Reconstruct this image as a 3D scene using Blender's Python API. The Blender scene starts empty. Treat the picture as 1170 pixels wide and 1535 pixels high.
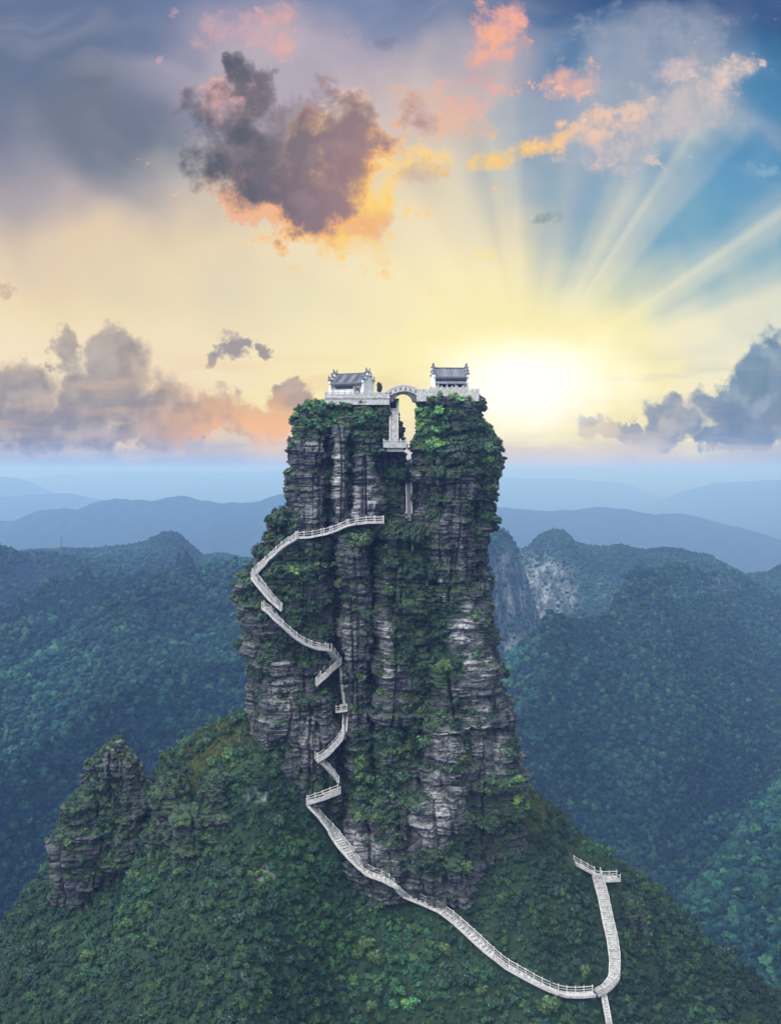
import bpy, math, random
import numpy as np
from mathutils import Vector
from mathutils.bvhtree import BVHTree
random.seed(7)
RNG = np.random.default_rng(11)
S = bpy.context.scene
COL = S.collection

# ------------------------------------------------------------------ camera
FPX, CX, HY = 1474.0, 585.0, 705.0        # focal length, centre and horizon, in photo pixels
cam_d = bpy.data.cameras.new('camera')
cam = bpy.data.objects.new('camera', cam_d)
COL.objects.link(cam)
cam.location = (0, 0, 0)
cam.rotation_euler = (math.radians(90), 0, 0)
cam_d.sensor_fit = 'VERTICAL'
cam_d.angle_y = 2*math.atan(767.5/FPX)
cam_d.shift_y = -(767.5-HY)/1535
cam_d.clip_start = 1
cam_d.clip_end = 90000
S.camera = cam

S.view_settings.view_transform = 'Standard'
S.view_settings.look = 'None'
S.view_settings.gamma = 1
S.view_settings.exposure = 0
S.render.engine = 'CYCLES'
S.cycles.max_bounces = 4
S.cycles.diffuse_bounces = 2
S.cycles.glossy_bounces = 2
S.cycles.volume_bounces = 0
S.cycles.use_denoising = True

def lin(c):
    c = c/255
    return c/12.92 if c <= .04045 else ((c+.055)/1.055)**2.4
def rgb(r, g, b, k=1.0):
    return (lin(r)*k, lin(g)*k, lin(b)*k, 1)

# ------------------------------------------------------------------ sky
SUN_EL, SUN_AZ = math.radians(5.2), math.radians(7.9)
world = bpy.data.worlds.new('World')
S.world = world
world.use_nodes = True
class Nodes:
    def __init__(s, tree):
        s.t = tree
    def new(s, kind, **kw):
        n = s.t.nodes.new(kind)
        for k, v in kw.items():
            setattr(n, k, v)
        return n
    def put(s, sock, v):
        if isinstance(v, bpy.types.NodeSocket):
            s.t.links.new(v, sock)
        else:
            sock.default_value = v
    def math(s, op, a, b=0.0, c=0.0, clamp=False):
        n = s.new('ShaderNodeMath', operation=op, use_clamp=clamp)
        s.put(n.inputs[0], a); s.put(n.inputs[1], b); s.put(n.inputs[2], c)
        return n.outputs[0]
    def vec(s, op, a, b=(0, 0, 0), c=(0, 0, 0)):
        n = s.new('ShaderNodeVectorMath', operation=op)
        s.put(n.inputs[0], a); s.put(n.inputs[1], b); s.put(n.inputs[2], c)
        return n.outputs['Value'] if op in ('LENGTH', 'DOT_PRODUCT', 'DISTANCE') else n.outputs[0]
    def rng(s, v, a, b, lo=0.0, hi=1.0, kind='SMOOTHSTEP'):
        n = s.new('ShaderNodeMapRange', interpolation_type=kind, clamp=True)
        for k, x in enumerate((v, a, b, lo, hi)):
            s.put(n.inputs[k], x)
        return n.outputs[0]
    def mix(s, f, a, b, mode='MIX'):
        n = s.new('ShaderNodeMix', data_type='RGBA', blend_type=mode, clamp_factor=True)
        s.put(n.inputs[0], f); s.put(n.inputs[6], a); s.put(n.inputs[7], b)
        return n.outputs[2]
    def noise(s, v, scale, detail=4, rough=.55, dist=0.0, lac=2.0, dim='3D'):
        n = s.new('ShaderNodeTexNoise', noise_dimensions=dim)
        if v is not None: s.put(n.inputs['Vector'], v)
        s.put(n.inputs['Scale'], scale); s.put(n.inputs['Detail'], detail)
        s.put(n.inputs['Roughness'], rough); s.put(n.inputs['Lacunarity'], lac); s.put(n.inputs['Distortion'], dist)
        return n.outputs
    def ramp(s, f, stops, interp='LINEAR'):
        n = s.new('ShaderNodeValToRGB')
        cr = n.color_ramp; cr.interpolation = interp
        e = cr.elements
        e[0].position, e[0].color = stops[0]
        e[1].position, e[1].color = stops[-1]
        for p, c in stops[1:-1]:
            q = e.new(p); q.color = c
        s.put(n.inputs[0], f)
        return n.outputs[0]
    def comb(s, x, y, z=0.0):
        n = s.new('ShaderNodeCombineXYZ')
        s.put(n.inputs[0], x); s.put(n.inputs[1], y); s.put(n.inputs[2], z)
        return n.outputs[0]
    def sep(s, v):
        n = s.new('ShaderNodeSeparateXYZ'); s.put(n.inputs[0], v)
        return n.outputs

def build_world():
    t = world.node_tree
    t.nodes.clear()
    N = Nodes(t)
    D = N.new('ShaderNodeTexCoord').outputs['Generated']
    dx, dy, dz = N.sep(D)
    yc = N.math('MAXIMUM', dy, .2)
    # tangents of the direction round due north, in hundreds of pixels of the photograph
    U = N.math('MULTIPLY_ADD', N.math('DIVIDE', dx, yc), FPX/100, CX/100)
    V = N.math('MULTIPLY_ADD', N.math('DIVIDE', dz, yc), -FPX/100, HY/100)
    P = N.comb(U, V, 0)
    n_lo = N.noise(P, .55, 2, .5, dim='2D')
    n_md = N.noise(P, 1.7, 5, .6, dim='2D')
    n_sm = N.noise(P, 1.1, 3, .5, dim='2D')
    # (colours are split by hand: a converted socket would be compiled last and overrun the shader's stack)
    def c2v(col):
        n = N.new('ShaderNodeSeparateColor'); N.put(n.inputs[0], col)
        return N.comb(n.outputs[0], n.outputs[1], 0)
    warp = N.vec('MULTIPLY_ADD', c2v(n_lo['Color']), (2.4, 1.6, 0), (-1.2, -.8, 0))
    Pw = N.vec('ADD', P, warp)
    puff = N.vec('MULTIPLY_ADD', c2v(n_md['Color']), (1.0, .9, 0), (-.5, -.45, 0))
    Pp = N.vec('ADD', P, puff)
    wx, wy, _ = N.sep(Pw)
    f = N.math('DIVIDE', wy, 7.6, clamp=True)
    def q(y): return max(0., y/760)
    left = N.ramp(f, [(q(0), rgb(100,119,155)), (q(120), rgb(112,122,150)), (q(230), rgb(140,140,155)), (q(310), rgb(178,166,166)),
                      (q(380), rgb(226,202,168)), (q(460), rgb(240,218,172)), (q(570), rgb(250,230,188)), (q(640), rgb(248,218,155)),
                      (q(690), rgb(196,180,168)), (q(730), rgb(96,104,120))])
    mid = N.ramp(f, [(q(0), rgb(120,134,168)), (q(90), rgb(150,152,175)), (q(170), rgb(186,175,178)), (q(290), rgb(224,203,172)),
                     (q(400), rgb(240,222,174)), (q(500), rgb(252,236,176)), (q(610), rgb(255,236,160)), (q(685), rgb(222,192,146)), (q(730), rgb(104,106,116))])
    right = N.ramp(f, [(q(0), rgb(52,86,132)), (q(110), rgb(70,126,168)), (q(260), rgb(72,142,186)), (q(380), rgb(88,154,190)),
                       (q(450), rgb(132,178,194)), (q(500), rgb(222,224,206)), (q(560), rgb(248,238,205)), (q(630), rgb(236,222,196)),
                       (q(690), rgb(168,164,164)), (q(730), rgb(96,104,120))])
    c = N.mix(N.rng(wx, 1.2, 6.0), left, mid)
    # the blue of the right side reaches further left near the top
    rx = N.math('MULTIPLY_ADD', N.rng(wy, 1.0, 5.6), 1.6, -1.1)
    c = N.mix(N.rng(N.math('SUBTRACT', wx, rx), 6.6, 10.2), c, right)
    # slate patch in the upper left
    forms = {}
    def blob(v, x, y, rx_, ry_, rot=0.0):
        # squared distance from the middle of a turned ellipse, 1 on its rim: a quadratic form in (x, y)
        if v not in forms:
            a, b, _ = N.sep(v)
            forms[v] = (N.comb(N.math('MULTIPLY', a, a), N.math('MULTIPLY', a, b), N.math('MULTIPLY', b, b)), N.comb(a, b, 1.0))
        x, y, rx_, ry_, k = x/100, y/100, rx_/100, ry_/100, math.radians(rot)
        cs, sn = math.cos(k), math.sin(k)
        A, B, C = cs*cs/rx_**2 + sn*sn/ry_**2, 2*cs*sn*(1/rx_**2 - 1/ry_**2), sn*sn/rx_**2 + cs*cs/ry_**2
        q2 = N.vec('DOT_PRODUCT', forms[v][0], (A, B, C))
        q1 = N.vec('DOT_PRODUCT', forms[v][1], (-2*A*x - B*y, -B*x - 2*C*y, A*x*x + B*x*y + C*y*y))
        return N.math('ADD', q2, q1)
    c = N.mix(N.rng(blob(Pw, 130, 190, 200, 120, 30), 1.1, .1, 0, .75), c, rgb(102,114,130))
    c = N.mix(N.rng(blob(Pw, 60, 40, 190, 90, 0), 1.1, .2, 0, .5), c, rgb(96,112,140))
    c = N.mix(N.rng(blob(Pw, 430, 110, 230, 130, 10), 1.0, .05, 0, .62), c, rgb(190,174,184))
    c = N.mix(N.rng(blob(Pw, 640, 130, 200, 110, -10), 1.0, .05, 0, .5), c, rgb(200,182,180))
    c = N.mix(N.rng(blob(Pw, 960, 130, 190, 110, -20), 1.0, .05, 0, .45), c, rgb(176,176,186))
    # high thin veil
    veil = N.noise(N.comb(N.math('MULTIPLY_ADD', wy, .35, N.math('MULTIPLY', wx, .3)), wy), .8, 4, .5, dim='2D')['Fac']
    c = N.mix(N.rng(veil, .4, .75, 0, .18), c, rgb(226,210,205))
    # ---- glow and rays round the sun
    SX, SY = 7.9, 5.75
    sv = N.vec('SUBTRACT', P, (SX, SY, 0))
    sx, sy, _ = N.sep(sv)
    r = N.math('MULTIPLY', N.vec('LENGTH', N.vec('MULTIPLY', sv, (.66, 1.22, 0))), N.math('MULTIPLY_ADD', N.noise(P, .9, 3, .5, dim='2D')['Fac'], .7, .65))
    ang = N.math('DIVIDE', N.math('ARCTAN2', N.math('MULTIPLY', sy, -1), sx), math.pi)    # 0 = right, .5 = up, 1 = left
    st = [(0,.1),(10,.25),(15,.75),(20,1),(24,.45),(28,.1),(32,.55),(34,.85),(36,.35),(40,.08),(47,.12),(50,.45),(55,.62),(56.8,.85),(58.5,.55),(62,.75),(66,.45),(71,.15),
          (78,.3),(84,.12),(90,.2),(94,.55),(98,.5),(102,.2),(109,.6),(117,.35),(125,.65),(135,.25),(144,.45),(156,.2),(180,.1)]
    rays = N.ramp(N.math('ABSOLUTE', ang), [(a/180, (v, v, v, 1)) for a, v in st][:31], 'EASE')
    sp_ = N.new('ShaderNodeSeparateColor'); N.put(sp_.inputs[0], rays); rays = sp_.outputs[0]
    rf = N.math('MULTIPLY', N.rng(r, .5, 1.5), N.rng(r, 6.6, 3.0))
    rm = N.math('MULTIPLY', rf, N.math('MAXIMUM', N.rng(sy, .1, -.9), N.math('MULTIPLY', N.rng(sx, .0, .8), .45)))
    c = N.mix(N.math('MULTIPLY', N.math('MULTIPLY', rm, rays), .6), c, rgb(255,243,205))
    dark = N.math('MULTIPLY', N.math('MULTIPLY', N.rng(r, 1.3, 2.4), N.rng(r, 5.0, 2.6)), N.rng(rays, .3, .05, 0, .3))
    c = N.mix(N.math('MULTIPLY', dark, N.rng(sy, -.4, -1.4)), c, rgb(150,185,190))
    c = N.mix(N.rng(r, 3.4, .8, 0, .55), c, rgb(255,242,178))
    c = N.mix(N.rng(r, 2.0, .7, 0, .8), c, rgb(255,243,165))
    # ---- cloud helper
    def union(v, blobs):
        w = None
        for b in blobs:
            d = blob(v, *b)
            w = d if w is None else N.math('SMOOTH_MIN', w, d, .25)
        return N.rng(w, 1.0, 0.0, kind='LINEAR')
    nm, nf = n_md['Fac'], n_sm['Fac']
    # directional difference of the puff noise: which side of a puff faces the sun / the zenith
    n_c = N.noise(P, 1.9, 2, .5, dim='2D')['Fac']
    n_off = N.noise(N.vec('ADD', P, (.2, .04, 0)), 1.9, 2, .5, dim='2D')['Fac']
    lit = N.math('SUBTRACT', n_c, n_off)
    n_up = N.noise(N.vec('ADD', P, (-.04, -.24, 0)), 1.9, 2, .5, dim='2D')['Fac']
    top = N.math('SUBTRACT', n_c, n_up)
    def alpha(w, amp, lo, hi, mx=1.0, n=None):
        return N.math('MULTIPLY', N.rng(N.math('MULTIPLY_ADD', N.math('SUBTRACT', nm if n is None else n, .5), amp, w), lo, hi, 0, mx), N.rng(w, 0, .25))
    # ---- thin high wisps, peach and rose
    wn = N.noise(N.vec('MULTIPLY', P, (1, 1.3, 1)), 2.0, 6, .64, dim='2D')['Fac']
    m2 = N.rng(wn, .7, .34, .25, 3.6, 'LINEAR')
    tex = N.rng(N.noise(P, 3.3, 4, .6, dim='2D')['Fac'], .3, .64, .25, 1.0)
    Pk = N.vec('MULTIPLY_ADD', c2v(n_md['Color']), (.7, .5, 0), (-.35, -.25, 0))
    Pk = N.vec('ADD', P, Pk)
    for (x, y, a, b, rot, col, mx) in [
        (980, 70, 160, 85, -10, (158,164,182), .75), (1010, 165, 150, 62, -12, (205,190,190), .85), (930, 225, 110, 45, -18, (214,196,190), .7),
        (900, 190, 110, 45, -20, (238,200,172), .95), (770, 232, 88, 26, -14, (255,206,108), 1.0), (830, 205, 60, 26, -18, (250,200,140), .9),
        (745, 66, 58, 66, 20, (243,172,150), .95), (765, 30, 30, 35, 30, (240,172,158), .8), (740, 58, 30, 30, 20, (250,180,140), .6), (725, 120, 60, 30, 0, (222,165,160), .6),
        (852, 122, 62, 32, -5, (240,182,162), .85), (1085, 112, 55, 34, -15, (236,208,192), .9), (1010, 105, 60, 25, -20, (225,200,195), .6),
        (655, 175, 110, 62, 5, (236,186,150), .95), (625, 175, 45, 42, 0, (176,140,142), .85), (700, 150, 70, 35, 0, (226,178,165), .7),
        (610, 235, 85, 34, -5, (255,214,125), .95), (560, 262, 80, 62, 30, (252,214,140), .9), (630, 262, 42, 26, 0, (205,170,140), .6),
        (470, 335, 150, 60, 22, (255,206,120), .85), (545, 270, 62, 110, 12, (255,214,130), .85), (360, 300, 90, 40, 25, (244,190,150), .6),
        (578, 352, 34, 18, 20, (255,212,110), .9), (530, 150, 40, 40, 0, (244,196,165), .7), (735, 378, 40, 14, -8, (255,226,120), .8),
        (420, 42, 40, 62, 10, (236,172,160), .75), (350, 48, 85, 42, -10, (214,170,176), .65),
        (335, 150, 52, 48, 0, (236,176,158), .85), (570, 68, 50, 22, 10, (110,118,145), .6),
        (815, 326, 40, 16, -15, (130,140,140), .8), (8, 436, 30, 12, 0, (190,150,140), .7), (1150, 258, 40, 16, 0, (150,180,200), .6)]:
        al = N.rng(N.math('MULTIPLY', blob(Pk, x, y, a, b, rot), m2), 1.5, -.15, 0, mx)
        c = N.mix(N.math('MULTIPLY', al, tex), c, rgb(*col))
    # ---- the big dark cloud with a burning lower right edge
    puff2 = N.vec('MULTIPLY_ADD', c2v(n_md['Color']), (1.7, 1.5, 0), (-.85, -.75, 0))
    w = union(N.vec('ADD', P, puff2), [(372, 225, 125, 110, 30), (430, 285, 140, 66, 30), (498, 236, 104, 106, 0), (520, 198, 74, 70, 0), (368, 140, 45, 66, 10), (475, 315, 85, 62, -20)])
    hw = union(N.vec('ADD', P, puff2), [(505, 262, 100, 118, 0), (450, 312, 130, 62, 25), (480, 330, 95, 58, 0), (370, 312, 60, 30, 20)])
    c = N.mix(alpha(hw, .7, -.02, .6), c, N.mix(N.rng(U, 3.4, 5.2), rgb(238,182,148), N.mix(N.rng(nf, .35, .62), rgb(240,180,118), rgb(255,214,114))))
    al = alpha(w, .62, -.06, 1.0)
    cl = N.mix(N.rng(U, 3.4, 5.3), rgb(88,90,98), rgb(150,122,124))
    cl = N.mix(N.rng(nf, .4, .75, 0, .6), cl, rgb(126,114,122))
    cl = N.mix(N.rng(top, .0, .3, 0, .22), cl, rgb(176,150,150))
    cl = N.mix(N.math('MULTIPLY', N.rng(w, .45, .05), N.rng(V, 2.6, 1.4)), cl, rgb(190,158,160))
    edge = N.math('MULTIPLY_ADD', N.math('SUBTRACT', nm, .5), .5, w)
    side = N.rng(N.math('ADD', N.math('MULTIPLY', U, .55), N.math('MULTIPLY', V, .85)), 4.0, 5.1)     # lower right of the cloud
    cl = N.mix(N.math('MULTIPLY', N.rng(edge, .8, .3), side), cl, rgb(226,158,104))
    cl = N.mix(N.math('MULTIPLY', N.rng(edge, .5, .2), side), cl, rgb(255,198,92))
    c = N.mix(al, c, cl)
    # ---- the bank of cumulus on the left
    w = union(Pp, [(172, 540, 62, 66, 0), (150, 590, 90, 60, 0), (94, 530, 30, 46, -15), (25, 590, 75, 62, 0), (60, 640, 150, 46, 0), (235, 615, 85, 62, 0),
                   (310, 625, 55, 46, 0), (385, 632, 72, 44, 5), (432, 592, 48, 30, 0), (215, 655, 130, 28, 0), (425, 630, 40, 30, 0)])
    al = alpha(w, .6, -.02, .75)
    body = N.mix(N.rng(V, 5.2, 6.7), rgb(182,169,152), rgb(138,127,118))
    body = N.mix(N.math('MULTIPLY', N.rng(w, .6, .1), N.rng(V, 6.4, 5.2)), body, rgb(212,194,172))
    body = N.mix(N.rng(top, -.05, .3, 0, .5), body, rgb(202,186,166))
    body = N.mix(N.rng(lit, .05, -.3, 0, .5), body, rgb(124,115,112))
    warm = N.math('MULTIPLY', N.rng(U, 1.4, 3.8), N.rng(V, 5.6, 6.4))
    body = N.mix(N.math('MULTIPLY', warm, N.rng(nf, .25, .55)), body, rgb(252,186,92))
    body = N.mix(N.math('MULTIPLY', N.rng(U, .8, 2.6), N.math('MULTIPLY', N.rng(lit, .0, .22), N.rng(w, .7, .1, 0, .8))), body, rgb(250,198,128))
    c = N.mix(al, c, body)
    w = union(Pp, [(348, 528, 27, 30, 0), (362, 518, 22, 18, 0), (398, 525, 15, 13, 0), (290, 660, 20, 14, 0)])
    c = N.mix(alpha(w, .7, .02, .8, .92), c, N.mix(N.rng(top, -.05, .15), rgb(150,140,140), rgb(196,178,164)))
    # ---- the bank on the right
    w = union(Pp, [(1150, 560, 60, 66, 0), (1110, 610, 90, 50, 0), (1170, 600, 90, 85, 0), (1005, 632, 52, 44, 0), (895, 644, 50, 26, 0), (945, 655, 40, 14, 0), (1110, 655, 110, 28, 0)])
    al = alpha(w, .55, .0, .65)
    body = N.mix(N.rng(V, 5.2, 6.5), rgb(118,146,166), rgb(124,136,150))
    body = N.mix(N.math('MULTIPLY', N.rng(w, .6, .1), N.rng(V, 6.5, 5.2)), body, rgb(172,188,192))
    body = N.mix(N.rng(top, -.03, .3, 0, .5), body, rgb(168,182,188))
    body = N.mix(N.rng(lit, .06, -.28, 0, .5), body, rgb(98,120,140))
    body = N.mix(N.math('MULTIPLY', N.rng(U, 10.9, 8.8), N.rng(top, -.12, .12, .35, .95)), body, rgb(226,206,160))
    c = N.mix(al, c, body)
    # ---- low stratus lines under the sun
    stn = N.noise(N.vec('MULTIPLY', P, (.35, 1.9, 1)), 1.6, 4, .55, dim='2D')['Fac']
    low = N.math('MULTIPLY', N.rng(stn, .44, .68), N.math('MULTIPLY', N.rng(V, 5.0, 5.7), N.rng(V, 7.0, 6.6)))
    c = N.mix(N.math('MULTIPLY', low, .3), c, N.mix(N.rng(U, 7.6, 10.5), rgb(236,190,140), rgb(186,186,190)))
    # ---- distant mist lying on the horizon, warm under the sun
    mist = N.mix(N.rng(N.math('ABSOLUTE', sx), 6.0, .6), rgb(150,158,176), rgb(226,206,176))
    c = N.mix(N.rng(N.math('MULTIPLY_ADD', N.math('SUBTRACT', stn, .5), 1.1, V), 6.5, 7.05, 0, .85), c, mist)
    # ---- the sun's own white core, over everything
    glow = N.rng(r, 1.3, .2)
    c = N.mix(glow, c, (1.25, 1.2, 1.0, 1))
    # ---- the rest of the sky, overhead and behind: a clear-air sky with an added bright lobe
    sky = N.new('ShaderNodeTexSky', sky_type='NISHITA', sun_disc=False, sun_elevation=SUN_EL, sun_rotation=SUN_AZ)
    air = N.mix(1.0, sky.outputs[0], (.10, .10, .10, 1), 'MULTIPLY')
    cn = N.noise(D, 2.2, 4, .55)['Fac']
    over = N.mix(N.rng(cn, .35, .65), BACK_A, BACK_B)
    # added soft key light: a bright lobe out of view, high in the south-west
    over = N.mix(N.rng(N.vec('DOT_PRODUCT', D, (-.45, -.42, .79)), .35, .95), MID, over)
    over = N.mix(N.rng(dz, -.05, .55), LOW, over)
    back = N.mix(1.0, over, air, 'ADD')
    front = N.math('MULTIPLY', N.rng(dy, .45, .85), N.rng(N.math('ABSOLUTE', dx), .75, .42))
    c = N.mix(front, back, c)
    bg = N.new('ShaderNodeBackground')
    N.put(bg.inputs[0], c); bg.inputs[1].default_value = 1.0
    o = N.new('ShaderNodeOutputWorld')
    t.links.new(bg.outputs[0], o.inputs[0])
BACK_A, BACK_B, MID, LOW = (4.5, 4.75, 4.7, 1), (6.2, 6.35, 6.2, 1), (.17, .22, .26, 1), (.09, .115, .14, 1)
build_world()
world.cycles.sampling_method = 'MANUAL'
world.cycles.sample_map_resolution = 512

sun_d = bpy.data.lights.new('sun', 'SUN')
sun_d.energy = 3.0
sun_d.angle = math.radians(.6)
sun_d.color = (1, .82, .58)
sun = bpy.data.objects.new('sun', sun_d)
COL.objects.link(sun)
sun.rotation_euler = (math.radians(90)-SUN_EL, 0, math.pi - SUN_AZ)
# lamp shines along its -Z: from the north, a little east, down to the south
sdir = Vector((math.sin(SUN_AZ)*math.cos(SUN_EL), math.cos(SUN_AZ)*math.cos(SUN_EL), math.sin(SUN_EL)))
sun.rotation_euler = sdir.to_track_quat('Z', 'Y').to_euler()

# ------------------------------------------------------------------ helpers
def tag(o, label=None, cat=None, group=None, kind=None):
    if label: o['label'] = label
    if cat: o['category'] = cat
    if group: o['group'] = group
    if kind: o['kind'] = kind
    return o
def at(px, py, Y):
    return np.array(((px-CX)/FPX*Y, Y, -(py-HY)/FPX*Y))
def proj(p):
    y = np.maximum(p[:, 1], 1.0)
    return p[:, 0]/y*FPX + CX, -p[:, 2]/y*FPX + HY
def sstep(x, a, b):
    t = np.clip((x-a)/(b-a), 0, 1)
    return t*t*(3-2*t)

def _hash(ix, iy, iz, seed):
    h = (ix*374761393 + iy*668265263 + iz*2147483647 + seed*1274126177) & 0xffffffff
    h = ((h ^ (h >> 13))*1274126177) & 0xffffffff
    h = ((h ^ (h >> 15))*2246822519) & 0xffffffff
    return ((h ^ (h >> 16)) & 0xffffff)/float(0xffffff)
def vnoise(x, y, z, seed=0):
    ix, iy, iz = np.floor(x).astype(np.int64), np.floor(y).astype(np.int64), np.floor(z).astype(np.int64)
    fx, fy, fz = x-ix, y-iy, z-iz
    fx, fy, fz = [f*f*f*(f*(f*6-15)+10) for f in (fx, fy, fz)]
    r = 0
    for a in (0, 1):
        wx = fx if a else 1-fx
        for b in (0, 1):
            wy = fy if b else 1-fy
            for c in (0, 1):
                r = r + wx*wy*(fz if c else 1-fz)*_hash(ix+a, iy+b, iz+c, seed)
    return r*2-1
def fbm(p, f, octaves=4, seed=0, gain=.5, sc=(1, 1, 1)):
    r, a, tot = 0, 1.0, 0
    for k in range(octaves):
        g = f*2.03**k
        r = r + a*vnoise(p[:, 0]*g*sc[0]+k*7.3, p[:, 1]*g*sc[1]-k*3.1, p[:, 2]*g*sc[2]+k*5.7, seed+k*17)
        tot += a; a *= gain
    return r/tot

def mesh_np(name, V, F, mat=None, parent=None, attrs=None, smooth=False, loc=None):
    V = np.asarray(V, np.float32); F = np.asarray(F, np.int32)
    me = bpy.data.meshes.new(name)
    n = F.shape[1]
    me.vertices.add(len(V)); me.vertices.foreach_set('co', V.ravel())
    me.loops.add(F.size); me.loops.foreach_set('vertex_index', F.ravel())
    me.polygons.add(len(F))
    me.polygons.foreach_set('loop_start', np.arange(0, F.size, n, dtype=np.int32))
    me.polygons.foreach_set('use_smooth', np.full(len(F), smooth, bool))
    for k, v in (attrs or {}).items():
        v = np.asarray(v, np.float32)
        if v.ndim == 2:
            a = me.color_attributes.new(k, 'FLOAT_COLOR', 'POINT')
            a.data.foreach_set('color', np.concatenate([v, np.ones((len(v), 1), np.float32)], 1).ravel())
        else:
            a = me.attributes.new(k, 'FLOAT', 'POINT')
            a.data.foreach_set('value', v.ravel())
    me.update(calc_edges=True)
    if mat: me.materials.append(mat)
    o = bpy.data.objects.new(name, me)
    COL.objects.link(o)
    if parent: o.parent = parent
    if loc is not None: o.location = loc
    return o
def grid_faces(r, c, wrap=False):
    i = np.arange((r-1)*c).reshape(r-1, c)
    if not wrap: i = i[:, :-1]
    i = i.ravel()
    j = (i // c)*c + (i % c + 1) % c
    return np.stack([i, j, j+c, i+c], 1)

class MB:
    """collects boxes, bars and prisms of one part into one mesh"""
    def __init__(s): s.v, s.f = [], []
    def add(s, v, f):
        k = len(s.v); s.v += [tuple(p) for p in v]; s.f += [tuple(i+k for i in q) for q in f]
    def box(s, lo, hi):
        (a, b, c), (d, e, f) = lo, hi
        s.add([(a,b,c),(d,b,c),(d,e,c),(a,e,c),(a,b,f),(d,b,f),(d,e,f),(a,e,f)],
              [(3,2,1,0),(4,5,6,7),(0,1,5,4),(1,2,6,5),(2,3,7,6),(3,0,4,7)])
    def bar(s, p, q, w, h):
        """a bar of width w (level, across) and height h (upright) from p to q"""
        p, q = np.array(p, float), np.array(q, float)
        d = q-p
        side = np.array((-d[1], d[0], 0.)); n = np.linalg.norm(side)
        side = side/n if n > 1e-6 else np.array((1., 0, 0))
        up = np.cross(d/np.linalg.norm(d), side); up = up if up[2] > 0 else -up
        if n <= 1e-6: up = np.array((0., 1, 0))
        v = [e + side*a*w/2 + up*b*h/2 for e in (p, q) for a, b in ((-1,-1),(1,-1),(1,1),(-1,1))]
        s.add(v, [(3,2,1,0),(4,5,6,7),(0,1,5,4),(1,2,6,5),(2,3,7,6),(3,0,4,7)])
    def prism(s, poly, y0, y1):
        """an (x, z) outline pushed from y0 to y1"""
        n = len(poly)
        s.add([(x, y0, z) for x, z in poly] + [(x, y1, z) for x, z in poly],
              [tuple(range(n)), tuple(range(2*n-1, n-1, -1))] + [(i, i+n, (i+1) % n + n, (i+1) % n) for i in range(n)])
    def cyl(s, c, r0, r1, h, n=10):
        a = [2*math.pi*k/n for k in range(n)]
        s.add([(c[0]+r0*math.cos(t), c[1]+r0*math.sin(t), c[2]) for t in a] + [(c[0]+r1*math.cos(t), c[1]+r1*math.sin(t), c[2]+h) for t in a],
              [tuple(range(n-1, -1, -1)), tuple(range(n, 2*n))] + [(i, (i+1) % n, (i+1) % n+n, i+n) for i in range(n)])
    def build(s, name, mat, parent=None, loc=None):
        me = bpy.data.meshes.new(name)
        me.from_pydata(s.v, [], s.f)
        me.update()
        import bmesh
        bm = bmesh.new(); bm.from_mesh(me); bmesh.ops.recalc_face_normals(bm, faces=bm.faces); bm.to_mesh(me); bm.free()
        me.materials.append(mat)
        o = bpy.data.objects.new(name, me)
        COL.objects.link(o)
        if parent: o.parent = parent
        if loc is not None: o.location = loc
        return o
def empty(name, loc, rz=0.0):
    o = bpy.data.objects.new(name, None)
    o.empty_display_size = .5
    COL.objects.link(o); o.location = loc; o.rotation_euler = (0, 0, rz)
    return o

# ------------------------------------------------------------------ materials
def material(name, rough=.85, spec=.25):
    m = bpy.data.materials.new(name)
    m.use_nodes = True
    N = Nodes(m.node_tree)
    b = next(n for n in m.node_tree.nodes if n.type == 'BSDF_PRINCIPLED')
    b.inputs['Roughness'].default_value = rough
    b.inputs['Specular IOR Level'].default_value = spec
    return m, N, b
def bump(N, b, h, strength, dist):
    n = N.new('ShaderNodeBump')
    n.inputs['Strength'].default_value = strength; n.inputs['Distance'].default_value = dist
    N.put(n.inputs['Height'], h); N.put(b.inputs['Normal'], n.outputs[0])
def attr(N, k):
    return N.new('ShaderNodeAttribute', attribute_name=k).outputs
def scaled(N, v, s): return N.vec('MULTIPLY', v, s)

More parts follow.
